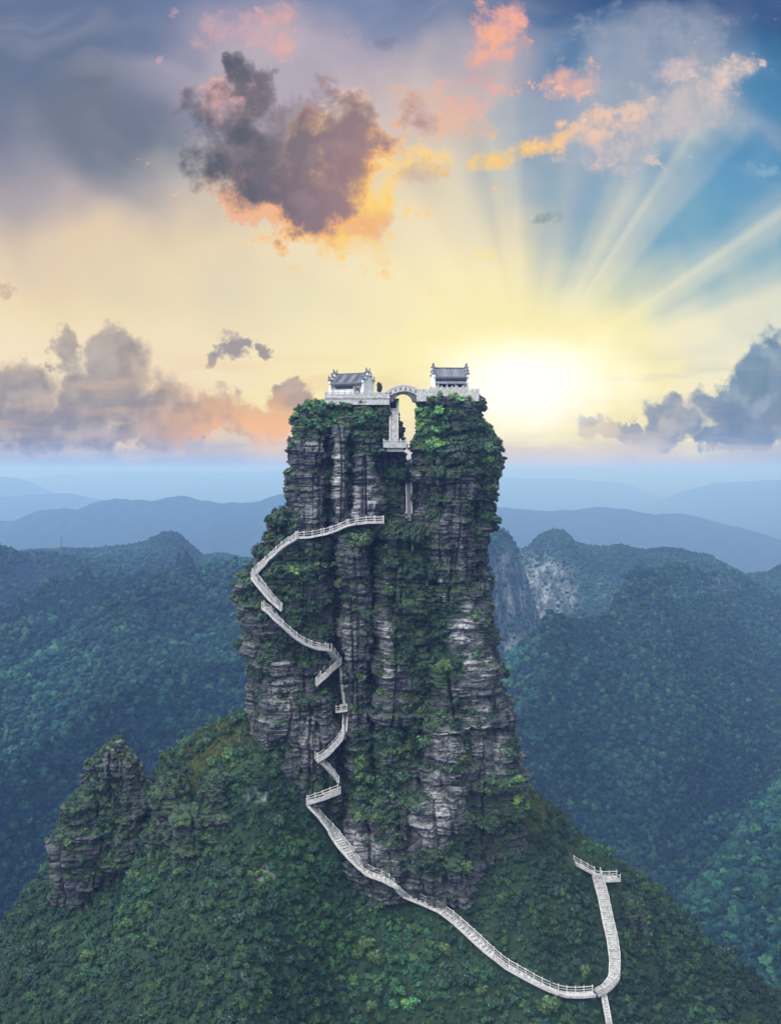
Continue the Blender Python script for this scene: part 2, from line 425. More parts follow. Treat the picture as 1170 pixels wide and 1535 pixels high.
def rock_material():
    m, N, b = material('layered_rock', .8, .3)
    P = N.new('ShaderNodeNewGeometry').outputs['Position']
    beds = N.noise(scaled(N, P, (.12, .12, 1.6)), 1.0, 5, .65)['Fac']
    big = N.noise(P, .11, 4, .6)['Fac']
    fine = N.noise(scaled(N, P, (1, 1, 1.8)), 1.6, 5, .68)['Fac']
    streak = N.noise(scaled(N, P, (1.1, 1.1, .07)), .7, 4, .6)['Fac']
    c = N.ramp(N.math('ADD', N.math('MULTIPLY', beds, .5), N.math('MULTIPLY', fine, .5)),
               [(.32, (.012, .013, .017, 1)), (.45, (.038, .04, .048, 1)), (.55, (.11, .11, .128, 1)), (.68, (.36, .35, .38, 1))])
    c = N.mix(N.rng(big, .46, .64, 0, .8), c, N.mix(fine, (.03, .032, .04, 1), (.1, .1, .115, 1)))
    c = N.mix(N.rng(streak, .5, .63, 0, .88), c, (.014, .015, .019, 1))
    pale = attr(N, 'pale')['Fac']
    pf = N.math('MULTIPLY', pale, N.rng(N.math('ADD', N.math('MULTIPLY', fine, .6), N.math('MULTIPLY', beds, .4)), .4, .54, .0, 1))
    c = N.mix(pf, c, N.mix(N.rng(beds, .3, .7), (.16, .155, .175, 1), (.56, .53, .56, 1)))
    moss = attr(N, 'moss')['Fac']
    mn = N.noise(P, 1.3, 4, .6)['Fac']
    mc = N.mix(mn, (.014, .03, .02, 1), (.05, .085, .035, 1))
    c = N.mix(N.rng(N.math('MULTIPLY_ADD', N.math('SUBTRACT', fine, .5), 1.2, moss), .35, .75), c, mc)
    N.put(b.inputs['Base Color'], c)
    bump(N, b, N.math('ADD', fine, N.math('MULTIPLY', beds, .8)), .9, .5)
    return m
def earth_material():
    m, N, b = material('hill_earth', .95, .1)
    P = N.new('ShaderNodeNewGeometry').outputs['Position']
    n1 = N.noise(P, .09, 4, .6)['Fac']
    n2 = N.noise(P, 1.1, 5, .65)['Fac']
    c = N.mix(N.rng(n1, .35, .65), (.018, .036, .022, 1), (.028, .05, .026, 1))
    c = N.mix(N.rng(n2, .3, .7), c, (.014, .024, .017, 1))
    g = attr(N, 'grass')['Fac']
    c = N.mix(g, c, N.mix(N.rng(n2, .35, .65), (.034, .05, .02, 1), (.075, .085, .034, 1)))
    r = attr(N, 'rock')['Fac']
    c = N.mix(N.math('MULTIPLY', r, N.rng(n2, .35, .55)), c, (.2, .2, .22, 1))
    N.put(b.inputs['Base Color'], c)
    bump(N, b, n2, .8, .4)
    return m
def leaf_material(name, k=1.0):
    m, N, b = material(name, .62, .25)
    c = attr(N, 'tint')['Color']
    N.put(b.inputs['Base Color'], c)
    return m
def far_material():
    m, N, b = material('wooded_hill', 1, 0)
    P = N.new('ShaderNodeNewGeometry').outputs['Position']
    n = N.noise(P, .03, 6, .7)['Fac']
    c = N.mix(N.rng(n, .35, .65), (.010, .022, .022, 1), (.026, .045, .035, 1))
    r = attr(N, 'rock')['Fac']
    n2 = N.noise(scaled(N, P, (1, .5, .3)), .11, 7, .75)['Fac']
    n3 = N.noise(P, .3, 4, .7)['Fac']
    c = N.mix(N.math('MULTIPLY', r, N.rng(n2, .38, .66, 0, .85)), c, N.mix(N.rng(n3, .3, .7), (.07, .08, .1, 1), (.36, .36, .39, 1)))
    N.put(b.inputs['Base Color'], c)
    bump(N, b, n, 1, 6)
    return m
def stone_material(name, base, var, sc=2.0):
    m, N, b = material(name, .8, .3)
    P = N.new('ShaderNodeTexCoord').outputs['Object']
    n = N.noise(P, sc, 5, .65)['Fac']
    n2 = N.noise(P, .35, 3, .6)['Fac']
    c = N.mix(N.rng(n, .3, .7), tuple(x*(1-var) for x in base)+(1,), tuple(min(.9, x*(1+var)) for x in base)+(1,))
    c = N.mix(N.rng(n2, .5, .75, 0, .45), c, tuple(x*.5 for x in base)+(1,))
    N.put(b.inputs['Base Color'], c)
    bump(N, b, n, .4, .05)
    return m
def tile_material():
    m, N, b = material('roof_tiles', .7, .3)
    P = N.new('ShaderNodeTexCoord').outputs['Object']
    w = N.new('ShaderNodeTexWave', bands_direction='X'); N.put(w.inputs[0], P); w.inputs['Scale'].default_value = 1.1
    n = N.noise(P, 1.5, 4, .6)['Fac']
    c = N.mix(N.math('MULTIPLY', w.outputs['Fac'], N.rng(n, .2, .7, .4, 1)), (.08, .085, .11, 1), (.30, .31, .37, 1))
    N.put(b.inputs['Base Color'], c)
    bump(N, b, w.outputs['Fac'], .8, .1)
    return m
def wood_material():
    m, N, b = material('tree_crowns', 1, .05)
    P = N.new('ShaderNodeNewGeometry').outputs['Position']
    n = N.noise(P, .55, 4, .7)['Fac']
    c = N.mix(N.rng(n, .3, .7), (.35, .35, .35, 1), (1.6, 1.6, 1.6, 1))
    N.put(b.inputs['Base Color'], N.mix(1.0, attr(N, 'tint')['Color'], c, 'MULTIPLY'))
    bump(N, b, n, 1, 1.5)
    return m
M = dict(wood=wood_material(), rock=rock_material(), earth=earth_material(), leaf=leaf_material('leaves'), far=far_material(),
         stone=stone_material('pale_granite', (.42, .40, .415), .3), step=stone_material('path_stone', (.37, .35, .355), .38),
         plaster=stone_material('white_plaster', (.74, .72, .74), .12, 1.2), timber=stone_material('dark_timber', (.06, .055, .06), .4),
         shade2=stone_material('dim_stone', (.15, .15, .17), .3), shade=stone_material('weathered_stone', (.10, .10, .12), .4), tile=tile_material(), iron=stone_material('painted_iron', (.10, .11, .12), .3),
         bark=stone_material('bark', (.07, .055, .045), .4))

# ------------------------------------------------------------------ terrain: the hill that carries the rock
RIDGE_Y = 205.0
_rp = np.array([(-900,2300),(-500,1830),(-300,1650),(-150,1520),(0,1396),(40,1340),(80,1300),(150,1262),(195,1244),(213,1228),(226,1184),(240,1142),(300,1090),(365,1064),(420,1060),(470,1085),
                (540,1150),(600,1172),(700,1172),(760,1172),(785,1182),(808,1200),(830,1214),(870,1262),(900,1285),(930,1306),(1000,1350),(1080,1420),(1170,1498),(1300,1605),(1500,1760),(2000,2200)], float)
_rx = (_rp[:, 0]-CX)/FPX*RIDGE_Y; _rz = -(_rp[:, 1]-HY)/FPX*RIDGE_Y
GROUND_Z = -430.0
def hill_z(x, y):
    zr = np.interp(x, _rx, _rz)
    d = RIDGE_Y - y
    front = np.maximum(d, 0); back = np.maximum(-d, 0)
    s = .92 + .10*np.sin(x*.05+1.0)
    z = zr - s*(np.sqrt(front**2+16)-4) - .85*(np.sqrt(back**2+36)-6)
    p = np.stack([x, y, 0*x], 1)
    away = sstep(np.abs(d), 1.5, 12)
    z = z + (4.2*fbm(p, .045, 3, 3)+2.2*fbm(p, .09, 2, 6)+1.7*fbm(p, .14, 3, 8)+2.6*(.5-np.abs(vnoise(x*.075+.25*fbm(p, .03, 2, 4), y*.02, 0*x, 12))*1.6))*(.35+.65*away) + .25*fbm(p, .7, 2, 5)
    # a hollow between the left ridge and the middle, a rib on its left
    g = np.exp(-((x+41+(d-12)*.25)/4.5)**2)*sstep(d, 3, 14)
    z = z - 3.0*g
    z = z + 2.2*np.exp(-((x+28-(d)*.15)/5)**2)*sstep(d, 6, 16)
    return np.maximum(z, GROUND_Z-8)
def axis(segs):
    out = []
    for a, b, st in segs: out += list(np.arange(a, b, st))
    return np.array(out + [segs[-1][1]])
hx = axis([(-520,-240,20),(-240,-100,5),(-100,100,.55),(100,240,5),(240,520,20)])
hy = axis([(-200,40,20),(40,138,4),(138,222,.5),(222,300,3),(300,700,20)])
gx, gy = np.meshgrid(hx, hy)
hv = np.stack([gx.ravel(), gy.ravel(), hill_z(gx.ravel(), gy.ravel())], 1)
hpx, hpy = proj(hv)
def ell(px, py, regs):
    r = np.zeros(len(px))
    for x, y, a, b, w in regs:
        q = 1-np.sqrt(((px-x)/a)**2+((py-y)/b)**2)
        r = np.maximum(r, w*sstep(q, 0, .45))
    return r
GRASS = [(320,1110,75,60,1),(270,1160,50,50,.8),(795,1215,55,40,.9),(880,1270,40,40,.5)]
BARE = [(395,1310,24,16,.8),(365,1465,14,10,.7),(250,1215,14,12,.6),(955,1375,18,12,.7),(385,1190,22,20,.6)]
hn = fbm(hv, .2, 3, 21)
hill_grass = np.clip(ell(hpx, hpy, GRASS)+.5*hn*(ell(hpx, hpy, GRASS) > 0), 0, 1)
hill_bare = np.clip(ell(hpx, hpy, BARE)*(.6+2.2*fbm(hv, .45, 3, 23)), 0, 1)
hf = grid_faces(len(hy), len(hx))
hill = mesh_np('hill', hv, hf, M['earth'], attrs={'grass': hill_grass, 'rock': hill_bare}, smooth=True)
tag(hill, kind='structure')

# ------------------------------------------------------------------ the rock: many ribs of bedded stone grown into one another
def bedding(p, seed):
    x, y, z = p[:, 0], p[:, 1], p[:, 2]
    zz = z + .045*x + .9*fbm(p, .05, 2, seed+1) + .16*fbm(p, .5, 2, seed+2)
    d = np.zeros(len(z))
    for T, A, k in ((6.7, .55, 4), (3.1, .62, 1), (1.25, .42, 2), (.52, .2, 3)):
        q = zz/T + 10*k + .35*vnoise(x*.15/T, y*.15/T, zz*0, seed+k)
        i = np.floor(q); f = q-i
        cell = np.floor((x*.8+y*.6)/(T*2.2) + _hash(i.astype(np.int64), np.zeros(len(i), np.int64)+k, np.zeros(len(i), np.int64), seed)*7)
        v = _hash(i.astype(np.int64), cell.astype(np.int64), np.zeros(len(i), np.int64)+k, seed+5)
        lip = np.minimum(f*4, 1)*.5 + .5*(1-np.clip((f-.82)/.18, 0, 1)**2)
        d += A*((v-.5)*1.5 + (lip-.9)*.8)
    return d
def joints(p, seed):
    """upright cracks"""
    u = p[:, 0]*.8+p[:, 1]*.55
    q = vnoise(u*.32, p[:, 2]*.03, u*0+3, seed) + .35*vnoise(u*.9, p[:, 2]*.05, u*0, seed+3)
    return -1.5*np.exp(-(q/.07)**2) - .5*np.exp(-((q-.45)/.06)**2)
def column(rows, Y, ry, n=2.7, dz=.24, dth=.3, amp=1.0, seed=0, lump=1.0, top=1.0):
    rows = sorted([(-(r[0]-HY)/FPX*Y, (r[1]-CX)/FPX*Y, (r[2]-CX)/FPX*Y, (r[3] if len(r) > 3 else ry)) for r in rows])
    R = np.array(rows)
    zs = np.arange(R[0, 0], R[-1, 0], dz)
    L, Rr, D = [np.interp(zs, R[:, 0], R[:, k]) for k in (1, 2, 3)]
    cx, rx = (L+Rr)/2, (Rr-L)/2*.97
    extra = np.linspace(1, 0, 9)[1:]
    zs = np.concatenate([zs, zs[-1] + top*np.sqrt(1-extra**2)*.9])
    k = np.concatenate([np.ones(len(cx)), extra])
    cx = np.concatenate([cx, np.full(8, cx[-1])]); rx = np.concatenate([rx, np.full(8, rx[-1])]); D = np.concatenate([D, np.full(8, D[-1])])
    m = int((rx.max()+D.max())*3.6/dth)
    th = np.linspace(0, 2*np.pi, m, endpoint=False)
    c, s = np.cos(th), np.sin(th)
    ex = 2/n
    ux, uy = np.sign(c)*np.abs(c)**ex, np.sign(s)*np.abs(s)**ex
    x = cx[:, None] + (rx*k)[:, None]*ux; y = Y + (D*k)[:, None]*uy; z = np.repeat(zs[:, None], m, 1)
    p = np.stack([x.ravel(), y.ravel(), z.ravel()], 1)
    nx, ny = np.repeat(c[None], len(zs), 0).ravel(), np.repeat(s[None], len(zs), 0).ravel()
    d = amp*(1.55*bedding(p, 40) + 1.4*joints(p, 60)) + lump*(1.5*fbm(p, .09, 3, 70+seed) + 1.0*fbm(p, .24, 2, 74+seed) + .55*fbm(p, .5, 3, 71))
    d = d*np.repeat(np.clip(k*1.2, 0, 1)[:, None], m, 1).ravel()
    p[:, 0] += nx*d; p[:, 1] += ny*d
    p[:, 2] += .25*fbm(p, .5, 2, 90)
    return p, grid_faces(len(zs), m, True)
def join(parts):
    V, F, k = [], [], 0
    for v, f in parts:
        V.append(v); F.append(f+k); k += len(v)
    return np.concatenate(V), np.concatenate(F)

cols = [
    # left tower
    column([(605,462,592,8),(614,456,598,8),(640,450,602,7.6),(662,452,604,6.8),(690,448,602,5.2),(790,446,608,5)], 204, 6.5, seed=1, top=.5),
    column([(612,450,496),(640,445,496),(680,436,494),(720,437,492),(750,436,492),(800,438,494)], 199, 6.2, seed=2, lump=.8),
    column([(640,496,524),(700,500,524),(800,500,525)], 197.5, 5.6, seed=3, lump=.6, amp=.8),
    column([(655,526,562),(690,531,563),(800,530,566)], 198, 6.0, seed=4, lump=.7),
    column([(676,574,604),(700,578,608),(740,578,610),(800,566,620)], 201.5, 4.5, seed=5, lump=.8),
    # right tower
    column([(598,622,714),(612,620,716),(650,624,716),(672,622,716),(700,618,718),(800,620,718),(900,625,720),(1010,622,728)], 199, 8.0, seed=6, top=.5),
    column([(600,700,728),(615,700,722),(630,702,724),(645,700,742),(700,706,746),(760,704,745),(792,700,740),(803,700,730),(900,700,733),(938,700,742),(985,700,742),(1010,696,738)], 201, 7.5, seed=7),
    column([(668,634,706),(720,636,712),(760,640,708),(820,636,706),(900,650,722),(960,660,738),(1000,640,728)], 195, 6.0, seed=8, lump=1.2),
    # body below the cleft
    column([(700,560,690),(800,440,730),(1000,400,720),(1340,420,760)], 208, 9.5, seed=9),
    # left shoulder
    column([(846,388,494),(858,366,499),(900,363,500),(960,368,502),(1000,374,504),(1060,372,506),(1110,378,508),(1210,392,520)], 199, 7.5, seed=10),
    column([(806,425,498),(840,404,499),(900,398,500),(1000,398,503)], 200, 7.5, seed=11, lump=.7),
    column([(772,406,448),(800,394,448),(840,386,452),(900,380,460)], 201, 5.5, seed=24, n=2.4, lump=.8),
    column([(985,386,440),(1040,392,452),(1110,396,462),(1200,402,470)], 195.5, 5.5, seed=12),
    column([(1040,440,500),(1100,444,506),(1210,448,510)], 195.5, 5.5, seed=13),
    # middle ribs
    column([(800,512,554),(840,512,552),(920,514,554),(1020,516,556),(1330,524,570)], 197, 7.0, seed=14),
    column([(795,568,640),(840,567,650),(900,562,660),(1000,566,650),(1100,566,650),(1340,570,670)], 197.5, 7.5, seed=15, lump=1.3),
    column([(925,562,600),(1000,566,602),(1080,564,606),(1320,548,620)], 193.5, 5.0, seed=16),
    # lower right, broken blocks
    column([(985,640,736),(1040,634,748),(1100,630,762),(1140,628,770),(1180,626,778),(1340,620,790)], 197, 8.5, seed=17, lump=1.3),
    column([(1040,690,752),(1090,694,764),(1140,690,774),(1240,690,786)], 196, 6.5, seed=18, lump=1.5),
    column([(1080,636,692),(1130,628,700),(1200,632,706),(1330,620,720)], 191.5, 5.5, seed=19, lump=1.3),
    column([(1190,618,690),(1240,612,712),(1340,604,724)], 188.5, 5.0, seed=20, lump=1.5),
    column([(1215,510,590),(1260,512,606),(1340,508,620)], 189.5, 5.0, seed=21, lump=1.0),
    # small ribs on the left of the foot
    column([(1172,396,420),(1200,392,422),(1290,386,424)], 190, 2.6, seed=22, n=2.4, lump=.5),
    column([(1184,362,386),(1215,358,388),(1290,350,390)], 190.5, 2.8, seed=23, n=2.4, lump=.5),
]
rv, rf_ = join(cols)
SP = [column([(1117,164,182),(1132,152,190),(1150,140,200),(1172,124,212),(1205,106,212),(1255,90,206),(1300,82,206),(1380,76,214)], 199, 6.0, seed=30, n=2.4, amp=1.25, lump=1.2),
      column([(1140,176,196),(1160,180,206),(1195,184,214),(1230,178,214),(1300,160,210)], 195.5, 3.0, seed=31, n=2.4, amp=1.1, lump=.8),
      column([(1205,100,140),(1240,94,150),(1300,84,150),(1360,80,150)], 194.5, 3.6, seed=32, n=2.4, amp=1.1, lump=.9)]
sv_, sf_ = join(SP)
def hill_Y(px, py):
    Y = np.arange(225, 140, -.25)
    z = hill_z((px-CX)/FPX*Y, Y)
    up = np.where(z < -(py-HY)/FPX*Y)[0]
    k = up[up > np.argmax(z > -(py-HY)/FPX*Y)]
    return Y[k[0]] if len(k) else 195.0
OUT = [('mossy rocky shoulder on the hill between the pointed knob and the tall rock', [column([(1168,236,268),(1200,228,290),(1240,224,300),(1300,222,306)], hill_Y(262, 1255)+1.2, 4.0, seed=41, n=2.3, amp=.8, lump=1.4), column([(1215,262,300),(1250,258,312),(1310,256,316)], hill_Y(285, 1270)+.8, 3.2, seed=42, n=2.3, amp=.8, lump=1.2)]),
       ('low mossy outcrop under the grassy ridge, nearer the tall rock', [column([(1165,312,338),(1195,306,346),(1250,302,352)], hill_Y(328, 1222)+.6, 3.0, seed=43, n=2.3, amp=.8, lump=1.2)]),
       ('small rock outcrop on the right hand slope beyond the wide steps', [column([(1358,940,956),(1376,936,968),(1410,932,972)], hill_Y(954, 1395)+.8, 2.6, seed=44, n=2.3, amp=.7, lump=.8)])]
OUT = [(lab, join(c)) for lab, c in OUT]

def face_normals(V, F):
    a = V[F[:, 2]]-V[F[:, 0]]; b = V[F[:, 3]]-V[F[:, 1]]
    n = np.cross(a, b)
    ar = np.linalg.norm(n, axis=1)
    return n/np.maximum(ar, 1e-9)[:, None], ar/2
def vert_normals(V, F):
    n, ar = face_normals(V, F)
    o = np.zeros_like(V)
    for k in range(4):
        for c in range(3): o[:, c] += np.bincount(F[:, k], n[:, c]*ar, len(V))
    return o/np.maximum(np.linalg.norm(o, axis=1), 1e-9)[:, None]
VEG = [(520,612,80,22,1),(465,625,30,30,1),(462,648,32,18,1),(560,640,50,35,.95),(545,665,40,22,.7),(600,735,26,40,.7),(590,715,24,26,.9),(605,665,16,30,.5),
       (645,635,40,60,1),(690,640,45,40,1),(730,690,28,60,1),(736,750,20,60,.85),(672,705,50,28,.7),(640,765,24,70,.55),(705,760,14,40,.6),(720,605,22,16,.9),
       (410,800,45,50,1),(455,870,70,75,.95),(462,930,60,40,.85),(385,885,35,40,.9),(385,985,34,24,.7),(470,988,40,18,.85),(430,960,30,24,.6),
       (545,806,40,22,1),(600,845,52,100,1),(645,900,60,60,.85),(625,960,60,60,.85),(655,1000,55,45,.95),(610,800,40,40,1),(560,1040,26,70,.35),
       (640,1065,50,60,.65),(545,1140,42,60,.75),(590,1130,46,80,.85),(565,1200,60,50,.95),(480,1178,46,34,.85),(745,1205,60,50,1),(665,1295,70,26,.9),
       (730,1260,60,40,.8),(440,1240,60,60,.6),(420,1120,24,60,.4),(150,1240,75,90,.6),(700,1100,20,60,.3),(520,900,20,60,.3),(725,960,20,30,.3)]
PALE = [(532,752,9,36,1),(698,905,12,18,1),(700,965,34,55,.8),(730,1000,18,40,.6),(508,720,12,60,.75),(460,755,24,40,.55),(512,650,16,30,.9),(480,675,30,24,.5),(672,880,22,26,.55),(580,965,14,40,.6),(580,1010,12,10,.9),
        (425,1030,30,50,.65),(450,1110,40,50,.35),(672,1120,26,60,.55),(665,1190,34,50,.55),(715,1080,24,70,.55),(640,1230,34,40,.5),(755,1130,18,40,.5),(540,1270,40,30,.45),(560,735,20,50,.45),(170,1120,10,7,1),(160,1140,8,5,1),(520,955,18,40,.3)]
def cover(V, N_, regs=VEG, base=.0):
    px, py = proj(V)
    r = ell(px, py, regs)
    r = np.where(N_[:, 1] < .35, r, .5)               # the far side: patchy everywhere
    n1 = fbm(V, .22, 3, 31)
    led = sstep(N_[:, 2], .25, .7)
    m = r*(.78+.9*n1) + .55*led*(1+n1) + .12*n1 + base
    return np.clip(m*sstep(N_[:, 2], -.75, -.25), 0, 1)
rn = vert_normals(rv, rf_); sn_ = vert_normals(sv_, sf_)
rmoss, smoss = cover(rv, rn), cover(sv_, sn_)
def palef(V, N_):
    px, py = proj(V)
    return np.clip(ell(px, py, PALE)*(N_[:, 1] < .4)*(1+.7*fbm(V, .5, 2, 44)), 0, 1)
rock = mesh_np('rock_pillar', rv, rf_, M['rock'], attrs={'moss': rmoss, 'pale': palef(rv, rn)})
tag(rock, 'towering grey layered rock pillar split by a narrow cleft at its top, rising from the green hill', 'rock pillar')
spire = mesh_np('rock_spire', sv_, sf_, M['rock'], attrs={'moss': smoss*.9, 'pale': palef(sv_, sn_)})
OUTD = []
for lab, (v_, f_) in OUT:
    n_ = vert_normals(v_, f_)
    ms = np.clip(.5*(n_[:, 2] > .1)+.45+.8*fbm(v_, .25, 3, 36), 0, 1)*sstep(n_[:, 2], -.6, 0)
    o = mesh_np('rock_outcrop', v_, f_, M['rock'], attrs={'moss': ms, 'pale': np.zeros(len(v_))})
    tag(o, lab, 'rock'); OUTD.append((v_, f_, ms))
tag(spire, 'short pointed knob of dark layered rock on the left end of the hill', 'rock')

# what a ray from a point of view would touch
def tri_bvh(V, F): return BVHTree.FromPolygons(V.tolist(), F.tolist())
keep = (hv[hf[:, 0], 1] > 120) & (hv[hf[:, 0], 1] < 260) & (np.abs(hv[hf[:, 0], 0]) < 110)
BV_ROCK = tri_bvh(rv, rf_)
BV_HILL = tri_bvh(hv, hf[keep])
def hit(px, py, which=None):
    d = Vector(at(px, py, 1.0)).normalized()
    best = None
    for b in ((BV_ROCK, BV_HILL) if which is None else (which,)):
        h = b.ray_cast(Vector((0, 0, 0)), d)
        if h[0] is not None and (best is None or h[3] < best[3]): best = h
    return best

# ------------------------------------------------------------------ middle distance: two wooded mountainsides
MID_Y = 1250.0
_mp = np.array([(-1500,930),(-600,900),(-300,880),(-150,858),(0,833),(60,823),(100,823),(150,820),(200,816),(225,809),(243,799),(256,796),(268,798),(290,816),(306,832),(345,828),(380,833),(450,838),(585,832),(700,822),
                (735,814),(755,820),(772,822),(790,820),(806,803),(820,795),(832,793),(848,797),(862,812),(880,815),(900,818),(930,812),(960,821),(1020,823),(1060,832),(1090,843),(1113,858),(1135,857),(1152,858),(1172,846),(1250,815),(1400,840),(1700,870),(2600,930)], float)
_mx = (_mp[:, 0]-CX)/FPX*MID_Y; _mz = -(_mp[:, 1]-HY)/FPX*MID_Y
def mid_z(x, y):
    zr = np.interp(x, _mx, _mz)
    p = np.stack([x, y, 0*x], 1)
    d = np.maximum(MID_Y-y, 0); b = np.maximum(y-MID_Y, 0)
    t = d/750
    z = zr*(1-np.clip(t, 0, 1)) - 300*np.clip(t, 0, 1) - np.maximum(t-1, 0)*240 - .55*b
    away = sstep(d+b, 40, 380)
    q = x*.788 - y*.615 + 40*fbm(p, .004, 2, 14)
    spur = 1-np.abs(vnoise(q/135, q*0, q*0+.5, 5))*2
    spur2 = 1-np.abs(vnoise(q/52, (x*.6+y*.8)/260, q*0, 6))*2
    z = z + away*(120*(spur-.2) + 55*(spur2-.2) + 26*fbm(p, .006, 3, 15))
    z = z - away*35*sstep(t, .1, .5)*0
    # the bare cliff on the right, and the ravine under it
    cx = np.exp(-((x-183)/46)**4)
    z = z - 55*cx*sstep(y, 1165, 1085)*sstep(y, 860, 1000)
    z = z + 4.5*(.5-np.abs(fbm(p, .016, 3, 19))*1.8)
    z = z + (3*fbm(p, .03, 3, 17))*(.15+.85*away)
    return np.maximum(z, GROUND_Z-8)
mx_ = axis([(-2600,-700,40),(-700,700,5),(700,2600,40)]); my_ = axis([(300,480,20),(480,1320,5),(1320,2200,40)])
gx, gy = np.meshgrid(mx_, my_)
mv = np.stack([gx.ravel(), gy.ravel(), mid_z(gx.ravel(), gy.ravel())], 1)
mpx, mpy = proj(mv)
CLIFF = [(798,905,84,95,1),(800,965,70,75,.9),(810,1020,40,25,.9),(770,860,40,50,.8),(985,880,14,40,.6),(1080,880,30,22,.5)]
mrock = np.clip(ell(mpx, mpy, CLIFF)*(1+.6*fbm(mv, .03, 3, 33)), 0, 1)*(mv[:, 1] > 900)
mf = grid_faces(len(my_), len(mx_))
mid = mesh_np('mountain', mv, mf, M['far'], attrs={'rock': mrock}, smooth=True)
tag(mid, kind='structure')

# ------------------------------------------------------------------ far ranges fading into the air, and the plain they stand on
def far_range(pts, Y, seed, width=900):
    pts = np.array(pts, float)
    px_, pz_ = (pts[:, 0]-CX)/FPX*Y, -(pts[:, 1]-HY)/FPX*Y
    st = Y/FPX*4
    x = np.arange(px_[0], px_[-1]+st, st)
    y = np.linspace(-1.6, 1.2, 40)*width
    X, D = np.meshgrid(x, y)
    p = np.stack([X.ravel(), D.ravel()+Y, 0*X.ravel()], 1)
    zr = np.interp(p[:, 0], px_, pz_)
    d = np.abs(p[:, 1]-Y)
    h = zr - GROUND_Z
    f = np.exp(-(d/(width*.62))**2)
    z = GROUND_Z - 6 + (h+6)*f + sstep(d, 0, width*.5)*.16*h*fbm(p, 2.2/width, 4, seed)*f*2 + h*.03*(.4-np.abs(fbm(p, 9/width, 4, seed+2))*1.6)
    p[:, 2] = z
    return p, grid_faces(len(y), len(x))
FAR = [
    (3800, [(-1500,850),(-700,800),(-200,790),(-60,785),(0,781),(26,781),(64,764),(94,763),(113,767),(150,751),(180,748),(222,751),(271,744),(320,753),(357,754),(391,751),(425,740),(480,748),(560,770),(640,830)]),
    (7000, [(-1500,800),(-500,760),(-100,752),(0,746),(40,742),(56,741),(90,738),(109,741),(143,748),(180,752),(260,765),(400,790),(500,830)]),
    (9000, [(-1200,760),(-400,722),(-90,712),(0,715),(19,717),(41,727),(62,741),(120,756),(250,790)]),
    (16000, [(-600,730),(-60,724),(28,719),(100,711),(180,707),(300,709),(440,706),(560,712),(660,722),(800,735)]),
    (4400, [(560,830),(640,790),(700,768),(750,761),(785,763),(826,767),(898,760),(939,763),(980,771),(1021,770),(1062,780),(1103,790),(1134,798),(1170,811),(1260,840),(1500,880)]),
    (9500, [(900,800),(985,768),(1011,757),(1042,735),(1083,724),(1170,719),(1250,716),(1500,728),(1900,760),(2400,790)]),
    (14000, [(560,730),(680,720),(750,716),(857,718),(929,724),(980,747),(1010,758),(1100,764),(1300,770)]),
]
for k, (Y, pts) in enumerate(FAR):
    v, f = far_range(pts, Y, 100+k, width=Y*.22)
    o = mesh_np('hills', v, f, M['far'], attrs={'rock': np.zeros(len(v))}, smooth=True)
    tag(o, kind='structure')
gv = [(-30000,-6000,GROUND_Z),(30000,-6000,GROUND_Z),(30000,40000,GROUND_Z),(-30000,40000,GROUND_Z)]
g = mesh_np('ground', gv, [(0, 1, 2, 3)], M['far'], attrs={'rock': np.zeros(4)})
tag(g, kind='structure')

# ------------------------------------------------------------------ the air: thin blue haze
HAZE_TOP = 46.0
def build_haze():
    m = bpy.data.materials.new('air')
    m.use_nodes = True
    t = m.node_tree; t.nodes.clear()
    v = t.nodes.new('ShaderNodeVolumePrincipled'); o = t.nodes.new('ShaderNodeOutputMaterial')
    v.inputs['Density'].default_value = HAZE_D
    v.inputs['Color'].default_value = HAZE_C
    v.inputs['Absorption Color'].default_value = (.60, .60, .60, 1)      # thin air: blue is scattered first, red far off
    v.inputs['Anisotropy'].default_value = .25
    t.links.new(v.outputs[0], o.inputs['Volume'])
    b = MB(); b.box((-30500, -6500, GROUND_Z-1.5), (30500, 40500, HAZE_TOP))
    return tag(b.build('haze', m), kind='stuff')
HAZE_D, HAZE_C = .00052, (.115, .22, .55, 1)
haze = build_haze()

